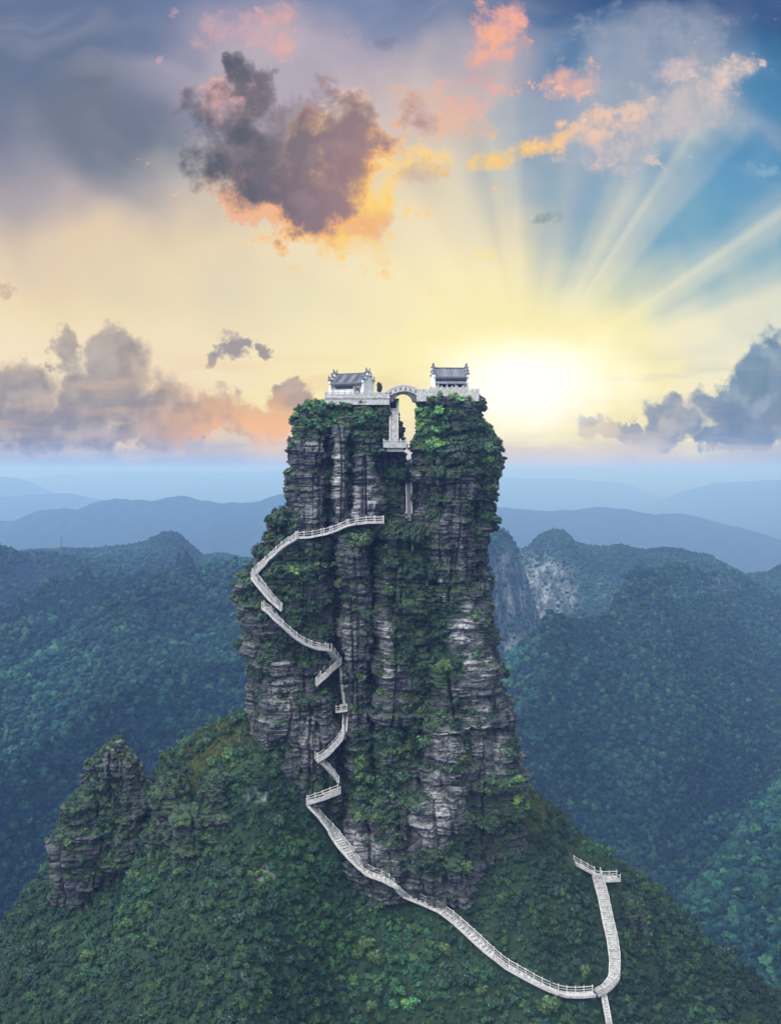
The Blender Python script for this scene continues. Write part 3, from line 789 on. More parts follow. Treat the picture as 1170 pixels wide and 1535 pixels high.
# ------------------------------------------------------------------ leaves: every bush is a lumpy shell of small leaf clumps
def ico(sub):
    import bmesh
    bm = bmesh.new(); bmesh.ops.create_icosphere(bm, subdivisions=sub, radius=1)
    bm.verts.ensure_lookup_table()
    v = np.array([q.co[:] for q in bm.verts]); f = np.array([[q.index for q in t.verts] for t in bm.faces])
    bm.free()
    return v, f
ICO1, ICO2 = ico(1), ico(2)
def unit(n, rng):
    v = rng.normal(size=(n, 3))
    return v/np.linalg.norm(v, axis=1)[:, None]
def bush_template(seed, nl=9, leaves=230, size=.13, flat=.8):
    """unit bush (radius about 1, standing on z = 0): quads V (n*4, 3) and shade factor per vertex"""
    rng = np.random.default_rng(seed)
    lc = unit(nl, rng)*rng.uniform(.3, .68, (nl, 1)); lc[:, 2] = np.abs(lc[:, 2])*flat + .22
    lr = rng.uniform(.3, .52, nl)
    w = lr**2/np.sum(lr**2)
    k = rng.choice(nl, leaves, p=w)
    n = unit(leaves, rng); n[:, 2] = np.where(n[:, 2] < -.3, -n[:, 2], n[:, 2])
    c = lc[k] + n*(lr[k]*rng.uniform(.8, 1.12, leaves))[:, None]
    nn = n + .75*unit(leaves, rng); nn /= np.linalg.norm(nn, axis=1)[:, None]
    t = np.cross(nn, unit(leaves, rng)); t /= np.linalg.norm(t, axis=1)[:, None]
    b = np.cross(nn, t)
    s = size*rng.uniform(.6, 1.45, leaves)[:, None]
    V = np.stack([c - t*s, c + b*s*.62 + nn*s*.15, c + t*s, c - b*s*.62 + nn*s*.15], 1)
    tone = (rng.uniform(.55, 1.5, leaves)*rng.uniform(.75, 1.25, nl)[k])
    # inner masses block see-through; their darker tint paints shade into a bush's heart
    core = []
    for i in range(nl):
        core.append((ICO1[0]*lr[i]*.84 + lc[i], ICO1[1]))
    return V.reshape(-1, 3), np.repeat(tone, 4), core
TEMPL = [bush_template(200+i) for i in range(7)]
TEMPL_S = [bush_template(230+i, 6, 110, .2) for i in range(5)]
def rotz(a):
    c, s = np.cos(a), np.sin(a)
    return np.array([[c, -s, 0], [s, c, 0], [0, 0, 1]])
GREENS = np.array([(.026,.056,.034),(.020,.044,.032),(.036,.070,.034),(.030,.052,.030),(.050,.080,.030),(.016,.036,.028)])
def frame_to(n):
    """rotation that leans up towards n a little"""
    z = np.array((0, 0, 1.))*.55 + n*.45; z /= np.linalg.norm(z)
    x = np.cross((0, 1, 0), z); x /= max(np.linalg.norm(x), 1e-6)
    return np.stack([x, np.cross(z, x), z], 1)
def scatter(name, pts, nrm, size, templ, tint, rng, label=None):
    VQ, TQ, VC, FC, TC, k = [], [], [], [], [], 0
    for i in range(len(pts)):
        V, tone, core = templ[rng.integers(len(templ))]
        Rm = frame_to(nrm[i]) @ rotz(rng.uniform(0, 6.28))*size[i]
        sq = rng.uniform(.75, 1.25)
        Rm = Rm @ np.diag((1, 1, sq))
        VQ.append(V @ Rm.T + pts[i])
        TQ.append(tone[:, None]*tint[i][None])
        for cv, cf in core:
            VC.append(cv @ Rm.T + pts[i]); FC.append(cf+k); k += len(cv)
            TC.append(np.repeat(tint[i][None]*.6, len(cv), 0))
    VQ = np.concatenate(VQ); TQ = np.concatenate(TQ)
    nq = len(VQ)//4
    # core triangles are stored as quads with a repeated last corner kept out: two meshes would be two things, so split each into a kite
    FQ = np.arange(nq*4).reshape(-1, 4)
    VC = np.concatenate(VC); FC = np.concatenate(FC); TC = np.concatenate(TC)
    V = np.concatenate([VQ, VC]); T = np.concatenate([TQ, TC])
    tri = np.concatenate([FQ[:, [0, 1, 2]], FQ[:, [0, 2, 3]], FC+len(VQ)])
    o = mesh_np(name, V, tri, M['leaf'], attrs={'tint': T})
    return o
def sample_on(V, F, n, rng, weight=None):
    fn, ar = face_normals(V, F)
    w = ar if weight is None else ar*weight[F].mean(1)
    k = rng.choice(len(F), n, p=w/w.sum())
    a, b = rng.random((2, n, 1))
    q = V[F[k]]
    p = q[:, 0]*(1-a)*(1-b) + q[:, 1]*a*(1-b) + q[:, 2]*a*b + q[:, 3]*(1-a)*b
    return p, fn[k], k
def thin(p, r, rng):
    """keep points no closer than their own spacing r (grid buckets)"""
    order = rng.permutation(len(p)); cell = float(np.max(r)); buckets = {}; keep_ = []
    for i in order:
        key = tuple(np.floor(p[i]/cell).astype(int)); ok = True
        for dx in (-1, 0, 1):
            for dy in (-1, 0, 1):
                for dz in (-1, 0, 1):
                    for j in buckets.get((key[0]+dx, key[1]+dy, key[2]+dz), ()):
                        if np.sum((p[i]-p[j])**2) < (.5*(r[i]+r[j]))**2: ok = False; break
                    if not ok: break
                if not ok: break
            if not ok: break
        if ok:
            keep_.append(i); buckets.setdefault(key, []).append(i)
    return np.array(keep_)
def near_path(p, d):
    """True where a point is closer than d to a walkway, or would stand between it and the open side"""
    r = np.zeros(len(p), bool)
    for L in WALK_PTS:
        for q in L:
            e = p-q
            r |= (e[:, 0]**2 + (e[:, 1])**2 + (e[:, 2]*1.0)**2) < d*d
    return r
# lines walked by steps and paths, in photo pixels (the builders lay them on the rock and the hill)
WALKS = {}

# ------------------------------------------------------------------ steps and paths
WALK_PTS = []
def lay(pts, off=.9, which=None, lift=.1, yy=None):
    """lay a line drawn in photo pixels on the rock or the hill; off = how far in front of the face its middle runs"""
    pts = np.array(pts, float)
    seg = np.hypot(*np.diff(pts[:, :2], axis=0).T); s = np.concatenate([[0], np.cumsum(seg)])
    n = max(3, int(s[-1]/5)+1)
    q = np.linspace(0, s[-1], n)
    px, py = np.interp(q, s, pts[:, 0]), np.interp(q, s, pts[:, 1])
    if pts.shape[1] > 2:
        Y = np.interp(q, s, pts[:, 2])
    else:
        Y = []
        for a, b in zip(px, py):
            h = hit(a, b, which)
            Y.append(h[0].y if h else np.nan)
        Y = np.array(Y)
        ok = ~np.isnan(Y)
        Y = np.interp(q, q[ok], Y[ok])
        # a walkway keeps clear of the most forward rock near it and runs smoothly
        k = 4
        pad = np.pad(Y, k, mode='edge')
        lo = np.array([np.percentile(pad[i:i+2*k+1], 25) for i in range(len(Y))])
        pad = np.pad(lo, k, mode='edge')
        Y = np.convolve(pad, np.ones(2*k+1)/(2*k+1), 'valid') - off
    P = np.stack([(px-CX)/FPX*Y, Y, -(py-HY)/FPX*Y + lift], 1)
    WALK_PTS.append(P[::2])
    return P
def resample(P, step):
    d = np.linalg.norm(np.diff(P, axis=0), axis=1); s = np.concatenate([[0], np.cumsum(d)])
    n = max(2, int(round(s[-1]/step))+1)
    q = np.linspace(0, s[-1], n)
    return np.stack([np.interp(q, s, P[:, k]) for k in range(3)], 1)
def sides(P):
    d = np.gradient(P, axis=0)[:, :2]
    d /= np.maximum(np.linalg.norm(d, axis=1), 1e-6)[:, None]
    return np.stack([d[:, 1], -d[:, 0], 0*d[:, 0]], 1)
def walkway(name, P, width, label, cat, group=None, rails=(1, -1), kerb=.12, thick=.3, brackets=False, post_every=1.7, rail_h=.95, riser=.30):
    """steps > kerbs, railings > posts; every tread is a real block"""
    base = P[0].copy()
    root = empty(name, base)
    tag(root, label, cat, group)
    L = P - base
    T = resample(L, .46)
    Sd = sides(T)
    st = MB()
    zq = np.round(T[:, 2]/riser)*riser                     # level treads, one riser apart
    for i in range(len(T)-1):
        a, b = T[i].copy(), T[i+1].copy()
        z = max(zq[i], zq[i+1])
        ta, tb = Sd[i]*width/2, Sd[i+1]*width/2
        dirv = (b-a)*np.array((1, 1, 0)); 
        b2 = b + dirv*.0
        lo = min(a[2], b[2]) - thick
        v = [(a-ta), (a+ta), (b2+tb), (b2-tb)]
        v = [(q[0], q[1], lo) for q in v] + [(q[0], q[1], z+.001*(i % 3)) for q in v]
        st.add(v, [(3,2,1,0),(4,5,6,7),(0,1,5,4),(1,2,6,5),(2,3,7,6),(3,0,4,7)])
    st.build('steps' if abs(P[0, 2]-P[-1, 2]) > 1 else 'deck', M['step'], root)
    Q = resample(L, post_every)
    Sq = sides(Q)
    post = None
    for s in (1, -1):
        kb = MB()
        for i in range(len(T)-1):
            a, b = T[i] + Sd[i]*s*(width/2+.09), T[i+1] + Sd[i+1]*s*(width/2+.09)
            z = (max(zq[i], zq[i+1]))
            kb.bar(a + (0, 0, kerb/2-.15), b + (0, 0, kerb/2-.15), .18, kerb+.3)
        kb.build('kerb', M['stone'], root)
        if s not in rails: continue
        rl = MB()
        E = Q + Sq*s*(width/2+.09)
        for i in range(len(E)-1):
            for h, t in ((rail_h, .12), (rail_h*.5, .09)):
                rl.bar(E[i] + (0, 0, h), E[i+1] + (0, 0, h), t, t)
        r = rl.build('railing', M['stone'], root)
        for e in E:
            if post is None:
                pm = MB(); pm.box((-.1, -.1, -.3), (.1, .1, rail_h+.12)); pm.cyl((0, 0, rail_h+.12), .13, .05, .14, 6)
                o = pm.build('post', M['stone'], r); post = o
            else:
                o = post.copy(); COL.objects.link(o); o.parent = r
            o.location = e
    if brackets:
        for i in range(1, len(Q)-1, 2):
            br = MB()
            out = np.array((0, -1., 0))
            a = Q[i] + out*(width*.42) + (0, 0, -thick); b = Q[i] - out*(width*.5) + (0, 0, -thick-1.5)
            br.bar(a, b, .16, .2); br.bar(a, a - out*width*.9, .16, .22)
            br.build('bracket', M['shade'], root)
    return root

G = 'stone steps climbing the rock'
_w = walkway
def walkway(name, P, width, *a, **k): return _w(name, P, width*.76, *a, **k)
P1 = lay([(893,1311),(903,1345),(911,1385),(917,1410),(921,1440),(920,1466),(908,1481),(892,1489)], off=.6)
walkway('stone_stairway', P1, 2.3, 'wide pale steps dropping down the right hand slope from the small railed platform', 'stairway', rails=(-1,))
P2 = lay([(862,1294),(876,1302),(893,1311)], off=.6)
walkway('footpath', P2, 1.9, 'short pale path climbing left into the bushes from the top of the wide steps', 'path', rails=(-1,))
P3 = lay([(893,1316),(905,1318),(926,1317)], off=1.0)
walkway('viewing_platform', P3, 2.4, 'small railed stone platform pointing right at the top of the wide steps', 'platform')
P4 = lay([(890,1490),(868,1492),(845,1491),(820,1482),(800,1472),(757,1448),(728,1424),(700,1398),(680,1380),(660,1365),(632,1353),(604,1342)], off=.5)
walkway('footpath', P4, 1.6, 'long pale stone path curving across the lower slope to the foot of the rock', 'path', rails=(1,))
P5 = lay([(596,1330),(575,1318),(552,1310),(536,1296),(525,1283),(512,1268),(500,1251),(488,1236),(475,1220),(462,1206)], off=1.2)
P5 = np.vstack([P4[-1], P4[-1]*.5+P5[0]*.5, P5[1:]])
walkway('stone_stairway', P5, 2.1, 'broad pale steps running up and left along the foot of the rock', 'stairway', rails=(1,))
P6 = lay([(460,1204),(472,1200),(485,1196),(508,1187)], off=1.3)
walkway('stone_stairway', P6, 1.7, 'short railed steps turning back right at the top of the broad steps', 'stairway', G)
P7 = lay([(506,1171),(498,1160),(488,1149),(474,1137)], off=1.1)
walkway('cliff_stairway', P7, 1.7, 'lower arm of the small hairpin of railed steps low on the dark cliff', 'stairway', G, brackets=True)
P8 = lay([(476,1140),(490,1131),(502,1118),(512,1107),(515,1098)], off=1.5)
walkway('cliff_stairway', P8, 1.7, 'upper arm of the small hairpin of railed steps low on the dark cliff', 'stairway', G, brackets=True)
P9 = lay([(507,1066),(515,1065),(523,1064)], off=1.2)
walkway('landing', P9, 1.7, 'tiny railed landing alone in the dark crevice between the two hairpins of steps', 'landing', brackets=True)
P10 = lay([(474,1026),(482,1018),(492,1006),(506,995)], off=1.2)
walkway('cliff_stairway', P10, 1.8, 'short railed steps ending in mid cliff below the elbow of the long sloping flight', 'stairway', G, brackets=True)
P11 = lay([(507,994),(500,984),(492,974)], off=1.2)
walkway('cliff_stairway', P11, 1.7, 'very short railed steps forming the elbow at the right end of the long sloping flight', 'stairway', G, brackets=True)
P12 = lay([(490,973),(474,972),(456,965),(440,954),(426,941),(414,929),(404,918),(394,911)], off=1.2)
walkway('cliff_stairway', P12, 1.9, 'long railed steps sloping down to the right across the green left face of the rock', 'stairway', G, brackets=True)
P13 = lay([(422,914),(412,905),(402,894),(392,881),(380,866)], off=1.0)
walkway('cliff_stairway', P13, 1.8, 'railed steps with a projecting end below the leftmost bend of the stairs', 'stairway', G, brackets=True)
P14 = lay([(379,863),(390,851),(402,840),(416,829),(430,817),(445,806)], off=1.1)
walkway('cliff_stairway', P14, 2.0, 'steep railed steps climbing right from the leftmost bend under the big bushes', 'stairway', G, brackets=True)
P15 = lay([(445,806),(466,805),(490,800),(505,795),(520,788),(534,785)], off=1.3)
walkway('cliff_stairway', P15, 2.0, 'gently rising railed walkway at the foot of the grey left tower', 'stairway', G, brackets=True)
P16 = lay([(536,785),(552,783),(574,783)], off=1.6)
walkway('walkway', P16, 1.8, 'level stone walkway ending in trees at the foot of the left tower', 'walkway')
P17 = lay([(901,1482),(905,1496),(908,1512),(911,1528),(914,1550)], off=.6)
walkway('footpath', P17, 1.0, 'narrow stepped path going down out of view below the bend of the wide steps', 'path', rails=())

def steep(name, px, py0, py1, Y0, Y1, width, label, mat='step'):
    a, b = at(px[0], py0, Y0), at(px[1], py1, Y1)
    root = empty(name, a); tag(root, label, 'stairway')
    st = MB(); n = int((b[2]-a[2])/.28)
    for i in range(n):
        t0, t1 = i/n, (i+1)/n
        x = (b[0]-a[0])*t0; y0, y1 = (b[1]-a[1])*t0, (b[1]-a[1])*t1
        st.box((x-width/2, y0, (b[2]-a[2])*t0-1.2), (x+width/2, y1+1.6, (b[2]-a[2])*t1+.002*(i % 2)))
    st.build('steps', M[mat], root)
    for s in (-1, 1):
        m = MB()
        o = np.array((s*(width/2+.12), 0, 0))
        e = b-a
        m.bar(o + (0, .2, .15), o + e + (0, .2, .15), .2, 1.0)
        m.build('parapet', M['stone'], root)
    WALK_PTS.append(np.linspace(a, b, 8))
    return root
steep('stone_stairway', (590, 590), 664, 612, 194.8, 198.6, 1.35, 'steep pale steps rising beside the cleft from landing to bridge')
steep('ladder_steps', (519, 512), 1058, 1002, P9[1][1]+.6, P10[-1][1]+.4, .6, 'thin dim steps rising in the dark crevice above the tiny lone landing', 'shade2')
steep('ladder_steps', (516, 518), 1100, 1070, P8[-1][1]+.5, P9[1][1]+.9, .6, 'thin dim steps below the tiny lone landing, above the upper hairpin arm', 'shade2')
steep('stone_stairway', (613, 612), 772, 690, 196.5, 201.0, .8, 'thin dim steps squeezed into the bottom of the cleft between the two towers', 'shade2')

def balustrade(root, pts, z0, h, step=1.25, name='balustrade'):
    m = MB(); pts = [np.array(p, float) for p in pts]
    for p, q in zip(pts[:-1], pts[1:]):
        a, b = np.array((*p, z0)), np.array((*q, z0))
        m.bar(a + (0, 0, h*.42), b + (0, 0, h*.42), .12, h*.52)
        m.bar(a + (0, 0, h*.9), b + (0, 0, h*.9), .22, .16)
        m.bar(a + (0, 0, .08), b + (0, 0, .08), .26, .2)
    r = m.build(name, M['stone'], root)
    post = None
    for p, q in zip(pts[:-1], pts[1:]):
        n = max(1, int(round(np.linalg.norm(q-p)/step)))
        for k in range(n+1):
            if k == 0 and p is not pts[0]: continue
            e = p + (q-p)*k/n
            if post is None:
                pm = MB(); pm.box((-.14, -.14, 0), (.14, .14, h+.16)); pm.cyl((0, 0, h+.16), .15, .06, .18, 8)
                post = o = pm.build('post', M['stone'], r)
            else:
                o = post.copy(); COL.objects.link(o); o.parent = r
            o.location = (e[0], e[1], z0)
    return r

# the landing in the cleft
ld = empty('landing', at(591, 668, 194.5)); tag(ld, 'railed stone landing at the foot of the steep steps in the cleft', 'landing')
m = MB(); m.box((-2.2, -1.2, -.45), (2.4, 3.2, 0)); m.box((-1.5, -.6, -1.2), (1.8, 3.0, -.45)); m.build('deck', M['stone'], ld)
balustrade(ld, [(-2.1, 1.6), (-2.1, -1.1), (2.3, -1.1), (2.3, 1.6)], 0, 1.0, 1.0)
WALK_PTS.append(np.array([ld.location[:], (ld.location[0]+1.5, ld.location[1], ld.location[2]), (ld.location[0]-1.5, ld.location[1], ld.location[2])]))

# ------------------------------------------------------------------ the two terraces on the summits
LZ, RZ = 14.6, 15.05
lt = empty('terrace', (-6.6, 202, LZ)); tag(lt, 'pale stone terrace with balustrade on the left summit, under the lower temple', 'terrace')
m = MB(); m.box((-6.5, -5.6, -1.5), (6.4, 5.5, 0)); m.build('platform', M['stone'], lt)
m = MB(); m.box((-6.6, -5.75, -.28), (6.5, 5.6, -.05)); m.build('cornice', M['step'], lt)
balustrade(lt, [(-6.35, 5.2), (-6.35, -5.5), (6.3, -5.5)], 0, 1.0)
rt = empty('terrace', (11.3, 200, RZ)); tag(rt, 'pale stone terrace in two tiers on the right summit, under the taller temple', 'terrace')
m = MB(); m.box((-6.1, -5.6, -1.4), (6.2, 5.5, 0)); m.build('platform', M['stone'], rt)
m = MB(); m.box((-2.6, -6.3, -1.7), (3.2, -5.6, -.75)); m.build('retaining_wall', M['stone'], rt)
m = MB(); m.box((-3.3, -3.9, 0), (4.2, 4.6, .75)); m.build('plinth', M['step'], rt)
balustrade(rt, [(-6.0, -5.45), (6.1, -5.45), (6.1, 5.2)], 0, 1.0)
balustrade(rt, [(-3.2, -3.8), (4.1, -3.8)], .75, .75, 1.1)

# ------------------------------------------------------------------ the temples
def gable(root, x, depth, zf, zb, ze, thick=.42):
    """stepped gable wall with a tiled coping that turns up at its ends; outline in (y, z)"""
    h = depth/2
    steps = [(-h-.25, ze), (-h-.25, ze+.55), (-h*.55, ze+.55), (-h*.55, ze+1.25), (-h*.2, ze+1.25), (-h*.2, zb), (h*.2, zb), (h*.2, ze+1.25), (h*.55, ze+1.25), (h*.55, ze+.55), (h+.25, ze+.55), (h+.25, ze), (h, ze-.3), (h, 0), (-h, 0), (-h, ze-.3)]
    m = MB(); n = len(steps)
    m.add([(x-thick/2, y, z) for y, z in steps] + [(x+thick/2, y, z) for y, z in steps],
          [tuple(range(n)), tuple(range(2*n-1, n-1, -1))] + [(i, i+n, (i+1) % n + n, (i+1) % n) for i in range(n)])
    g = m.build('gable_wall', M['plaster'], root)
    c = MB()
    for (a, b, z) in ((-h-.25, -h*.55, ze+.55), (-h*.55, -h*.2, ze+1.25), (-h*.2, h*.2, zb), (h*.2, h*.55, ze+1.25), (h*.55, h+.25, ze+.55)):
        c.box((x-thick/2-.22, a-.16, z+.002), (x+thick/2+.22, b+.16, z+.2))
        c.box((x-.14, a-.2, z+.2), (x+.14, b+.2, z+.38))
        for e, s in ((a, -1), (b, 1)):                       # upturned ends
            if abs(e) > h*.5 or z == zb:
                c.bar((x, e, z+.3), (x, e+s*.34, z+.72), .3, .2)
                c.bar((x, e+s*.3, z+.62), (x, e+s*.3, z+1.0), .14, .14)
    c.build('coping', M['tile'], g)
    return g
def temple(loc, rz, w, d, ze, zr, zg, label, porch):
    root = empty('temple', loc, math.radians(rz)); tag(root, label, 'temple')
    m = MB(); m.box((-w/2+.2, -d/2+.7, 0), (w/2-.2, d/2-.1, ze-.05)); m.build('wall', M['plaster'], root)
    # two roof slopes with rolled eaves
    rf = MB(); t = .22
    for s in (-1, 1):
        y0, y1 = s*(d/2+.35), s*.05
        k = 8
        for i in range(k):                                   # gently hollow slope
            a, b = i/k, (i+1)/k
            za, zb_ = ze+(zr-ze)*(a*.75+.25*a*a), ze+(zr-ze)*(b*.75+.25*b*b)
            ya, yb = y0+(y1-y0)*a, y0+(y1-y0)*b
            rf.add([(-w/2+.22, ya, za-t), (w/2-.22, ya, za-t), (w/2-.22, yb, zb_-t), (-w/2+.22, yb, zb_-t), (-w/2+.22, ya, za), (w/2-.22, ya, za), (w/2-.22, yb, zb_), (-w/2+.22, yb, zb_)],
                   [(3,2,1,0),(4,5,6,7),(0,1,5,4),(2,3,7,6),(1,2,6,5),(3,0,4,7)])
    r = rf.build('roof', M['tile'], root)
    m = MB(); m.box((-w/2+.23, -.18, zr-.1), (w/2-.23, .18, zr+.32)); m.build('ridge', M['shade'], r)
    n = int(w/.34)
    tl = MB()
    for i in range(n):
        x = -w/2+.4 + (w-.8)*i/(n-1)
        tl.bar((x, -d/2-.36, ze+.04), (x, -.1, zr+.04), .12, .1)
    tl.build('tile_ribs', M['tile'], r)
    m = MB(); m.box((-w/2+.22, -d/2-.3, ze-.42), (w/2-.22, -d/2-.08, ze-.24)); m.build('eaves_beam', M['timber'], root)
    for s in (-1, 1): gable(root, s*(w/2), d, 0, zg, ze)
    if porch == 'low':
        m = MB(); m.box((-w/2+.9, -d/2+.5, ze-1.15), (w/2-2.4, -d/2+.68, ze-.62)); m.build('window_band', M['timber'], root)
        dr = MB(); dr.box((w/2-1.9, -d/2+.55, 0), (w/2-1.0, -d/2+.685, 2.1)); dr.build('door', M['shade'], root)
        m = MB(); m.box((w/2-2.25, -d/2+.2, 0), (w/2-2.05, -d/2+.5, ze-.42)); m.build('column', M['stone'], root)
    else:
        # a second, lower roof over the doorway side
        p = MB(); z1 = ze-.55
        p.add([(-w/2+.3, -d/2+.68, z1), (w/2-.3, -d/2+.68, z1), (w/2-.3, -d/2-.75, z1-.75), (-w/2+.3, -d/2-.75, z1-.75),
               (-w/2+.3, -d/2+.68, z1-.2), (w/2-.3, -d/2+.68, z1-.2), (w/2-.3, -d/2-.75, z1-.95), (-w/2+.3, -d/2-.75, z1-.95)],
              [(0,1,2,3),(7,6,5,4),(0,4,5,1),(1,5,6,2),(2,6,7,3),(3,7,4,0)])
        p.build('porch_roof', M['tile'], root)
        m = MB(); m.box((-w/2+.9, -d/2+.56, ze-2.2), (w/2-.5, -d/2+.69, ze-1.35)); m.build('window_band', M['timber'], root)
        for k in range(4):
            x = -w/2+.8 + (w-1.6)*k/3
            c = MB(); c.cyl((x, -d/2-.5, 0), .13, .12, z1-.85, 8); c.build('column', M['stone'], root)
        dr = MB(); dr.box((-.6, -d/2+.52, 0), (.6, -d/2+.68, 2.0)); dr.build('door', M['timber'], root)
    return root
temple((-7.95, 201.2, LZ), -24, 7.4, 4.8, 3.1, 4.95, 5.2, 'low white walled temple with one pale gable turned to view, on the left summit', 'low')
temple((12.0, 199.7, RZ+.75), 3, 6.7, 5.0, 2.95, 4.75, 5.0, 'taller grey temple facing straight on with a second porch roof, on the right summit', 'high')

# ------------------------------------------------------------------ the arched bridge over the cleft
br = empty('arch_bridge', (2.4, 198.2, 15.0)); tag(br, 'small arched stone bridge across the cleft between the two summits', 'bridge')
def deck_z(x): return 15.95 - .135*np.abs(x-.3)**1.75 - 15.0 + .1
xs = np.linspace(-3.4, 4.6, 25)
xa = np.linspace(-1.75, 2.05, 15)
top = [(x, max(deck_z(x), LZ-15.0+.01 if x < 0 else RZ-15.0+.01)) for x in xs]
def soffit(x):
    return -1.45 + 1.85*math.sqrt(max(0, 1-((x-.15)/1.92)**2))
bot = [(2.3, -1.3)] + [(x, soffit(x)) for x in xa[::-1]] + [(-2.0, -1.3)]
m = MB(); 
full = top + [(4.6, -.5), (2.9, -1.3)] + bot + [(-3.4, -1.0)]
m.prism(full, -1.3, 1.3); m.build('arch', M['shade'], br)
m = MB()
for s in (-1, 1):
    for i in range(len(xs)-1):
        a, b = np.array((xs[i], s*1.42, top[i][1])), np.array((xs[i+1], s*1.42, top[i+1][1]))
        m.bar(a + (0, 0, .12), b + (0, 0, .12), .24, .75)
m.build('spandrel_band', M['stone'], br)
for s in (-1, 1):
    m = MB()
    for i in range(0, len(xs)-2, 2):
        a, b = np.array((xs[i], s*1.42, top[i][1])), np.array((xs[i+2], s*1.42, top[i+2][1]))
        m.bar(a + (0, 0, .95), b + (0, 0, .95), .2, .16)
        m.bar(a + (0, 0, .68), b + (0, 0, .68), .1, .3)
    r = m.build('balustrade', M['stone'], br)
    pst = None
    for i in range(0, len(xs), 3):
        if pst is None:
            pm = MB(); pm.box((-.12, -.12, 0), (.12, .12, 1.15)); pm.cyl((0, 0, 1.15), .13, .05, .16, 8); pst = o = pm.build('post', M['stone'], r)
        else: o = pst.copy(); COL.objects.link(o); o.parent = r
        o.location = (xs[i], s*1.42, top[i][1])
gw = empty('gateway', at(589, 613, 198.9)); tag(gw, 'dark stone gateway at the top of the steep steps under the bridge', 'gateway')
m = MB(); m.box((-1.25, -.3, -.8), (-.65, 1.2, 1.75)); m.box((.65, -.3, -.8), (1.15, 1.2, 1.75)); m.build('pier', M['stone'], gw)
m = MB(); m.box((-1.3, -.36, 1.75), (1.2, 1.2, 2.1)); m.build('lintel', M['shade'], gw)
m = MB(); m.box((-.65, .9, -.8), (.65, 1.15, 1.75)); m.build('door', M['timber'], gw)  # dark slab standing in for the shade inside the open gateway

# ------------------------------------------------------------------ the mast on the far left ridge
mz = mid_z(np.array([(92-CX)/FPX*MID_Y]), np.array([MID_Y]))[0]
mast = empty('radio_mast', ((92-CX)/FPX*MID_Y, MID_Y, mz)); tag(mast, 'thin dark mast standing alone on the wooded ridge at the left', 'mast')
m = MB()
for s, t in ((-1,-1),(1,-1),(1,1),(-1,1)): m.bar((s*.9, t*.9, -2), (s*.25, t*.25, 13), .28, .28)
for k in range(6):
    z = k*2.1; w = .9-.65*z/13
    for s, t, u, v in ((-1,-1,1,-1),(1,-1,1,1),(1,1,-1,1),(-1,1,-1,-1)): m.bar((s*w, t*w, z), (u*w*.9, v*w*.9, z+2.1), .16, .16)
m.build('lattice', M['iron'], mast)
m = MB(); m.cyl((0, 0, 13), .22, .1, 3.5, 6); m.build('aerial', M['iron'], mast)

# ------------------------------------------------------------------ what grows on the rock and the hill
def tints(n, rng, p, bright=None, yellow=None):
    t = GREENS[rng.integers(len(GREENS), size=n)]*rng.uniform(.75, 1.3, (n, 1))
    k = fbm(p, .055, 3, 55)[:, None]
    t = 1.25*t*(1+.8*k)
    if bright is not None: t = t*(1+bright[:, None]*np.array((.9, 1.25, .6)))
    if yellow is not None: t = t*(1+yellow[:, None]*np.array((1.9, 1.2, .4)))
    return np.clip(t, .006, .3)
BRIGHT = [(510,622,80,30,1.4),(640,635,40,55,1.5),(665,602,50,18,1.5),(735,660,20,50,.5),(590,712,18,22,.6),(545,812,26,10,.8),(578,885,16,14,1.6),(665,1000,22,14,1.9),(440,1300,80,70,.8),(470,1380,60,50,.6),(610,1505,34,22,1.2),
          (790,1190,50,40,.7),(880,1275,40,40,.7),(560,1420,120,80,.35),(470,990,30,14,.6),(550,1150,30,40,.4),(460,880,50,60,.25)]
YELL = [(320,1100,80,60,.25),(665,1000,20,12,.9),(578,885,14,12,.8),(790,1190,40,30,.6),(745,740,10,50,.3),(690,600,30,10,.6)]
rg = np.random.default_rng(5)
# bushes on the rock
w = np.clip(rmoss-.28, 0, 1)
w = w*np.where(rn[:, 1] < .4, 1, .35)
p, n, _ = sample_on(rv, rf_, 9000, rg, w)
sz = rg.uniform(.55, 1.25, len(p))*(1+.5*(rg.random(len(p)) < .15))
k = thin(p, sz*1.05, rg); p, n, sz = p[k], n[k], sz[k]
k = ~near_path(p, 1.75); p, n, sz = p[k], n[k], sz[k]
top_clear = ~((p[:, 2] > 13.2) & (p[:, 1] < 208) & (((p[:, 0] > -13.2) & (p[:, 0] < -.1) & (p[:, 1] > 196.2)) | ((p[:, 0] > 5) & (p[:, 0] < 17.6) & (p[:, 1] > 194.2))))
cpx, cpy = proj(p)
gap = (cpx > 599) & (cpx < 621) & (cpy > 592) & (cpy < 684)
k = top_clear & ~gap; p, n, sz, cpx, cpy = p[k], n[k], sz[k], cpx[k], cpy[k]
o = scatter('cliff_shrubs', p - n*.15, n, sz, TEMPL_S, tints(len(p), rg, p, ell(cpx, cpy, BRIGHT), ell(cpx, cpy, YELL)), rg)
tag(o, kind='stuff')
print('cliff shrubs', len(p))
# small ferns and grass in the joints
w = np.clip(rmoss-.12, 0, .6)*np.where(rn[:, 1] < .4, 1, .2)
p, n, _ = sample_on(rv, rf_, 9000, rg, w)
k = ~near_path(p, 1.2); p, n = p[k], n[k]
cpx, cpy = proj(p)
sz = rg.uniform(.22, .5, len(p))
TF = [bush_template(260+i, 3, 26, .3) for i in range(4)]
o = scatter('ferns', p, n, sz, TF, tints(len(p), rg, p, ell(cpx, cpy, BRIGHT), ell(cpx, cpy, YELL)), rg); tag(o, kind='stuff')
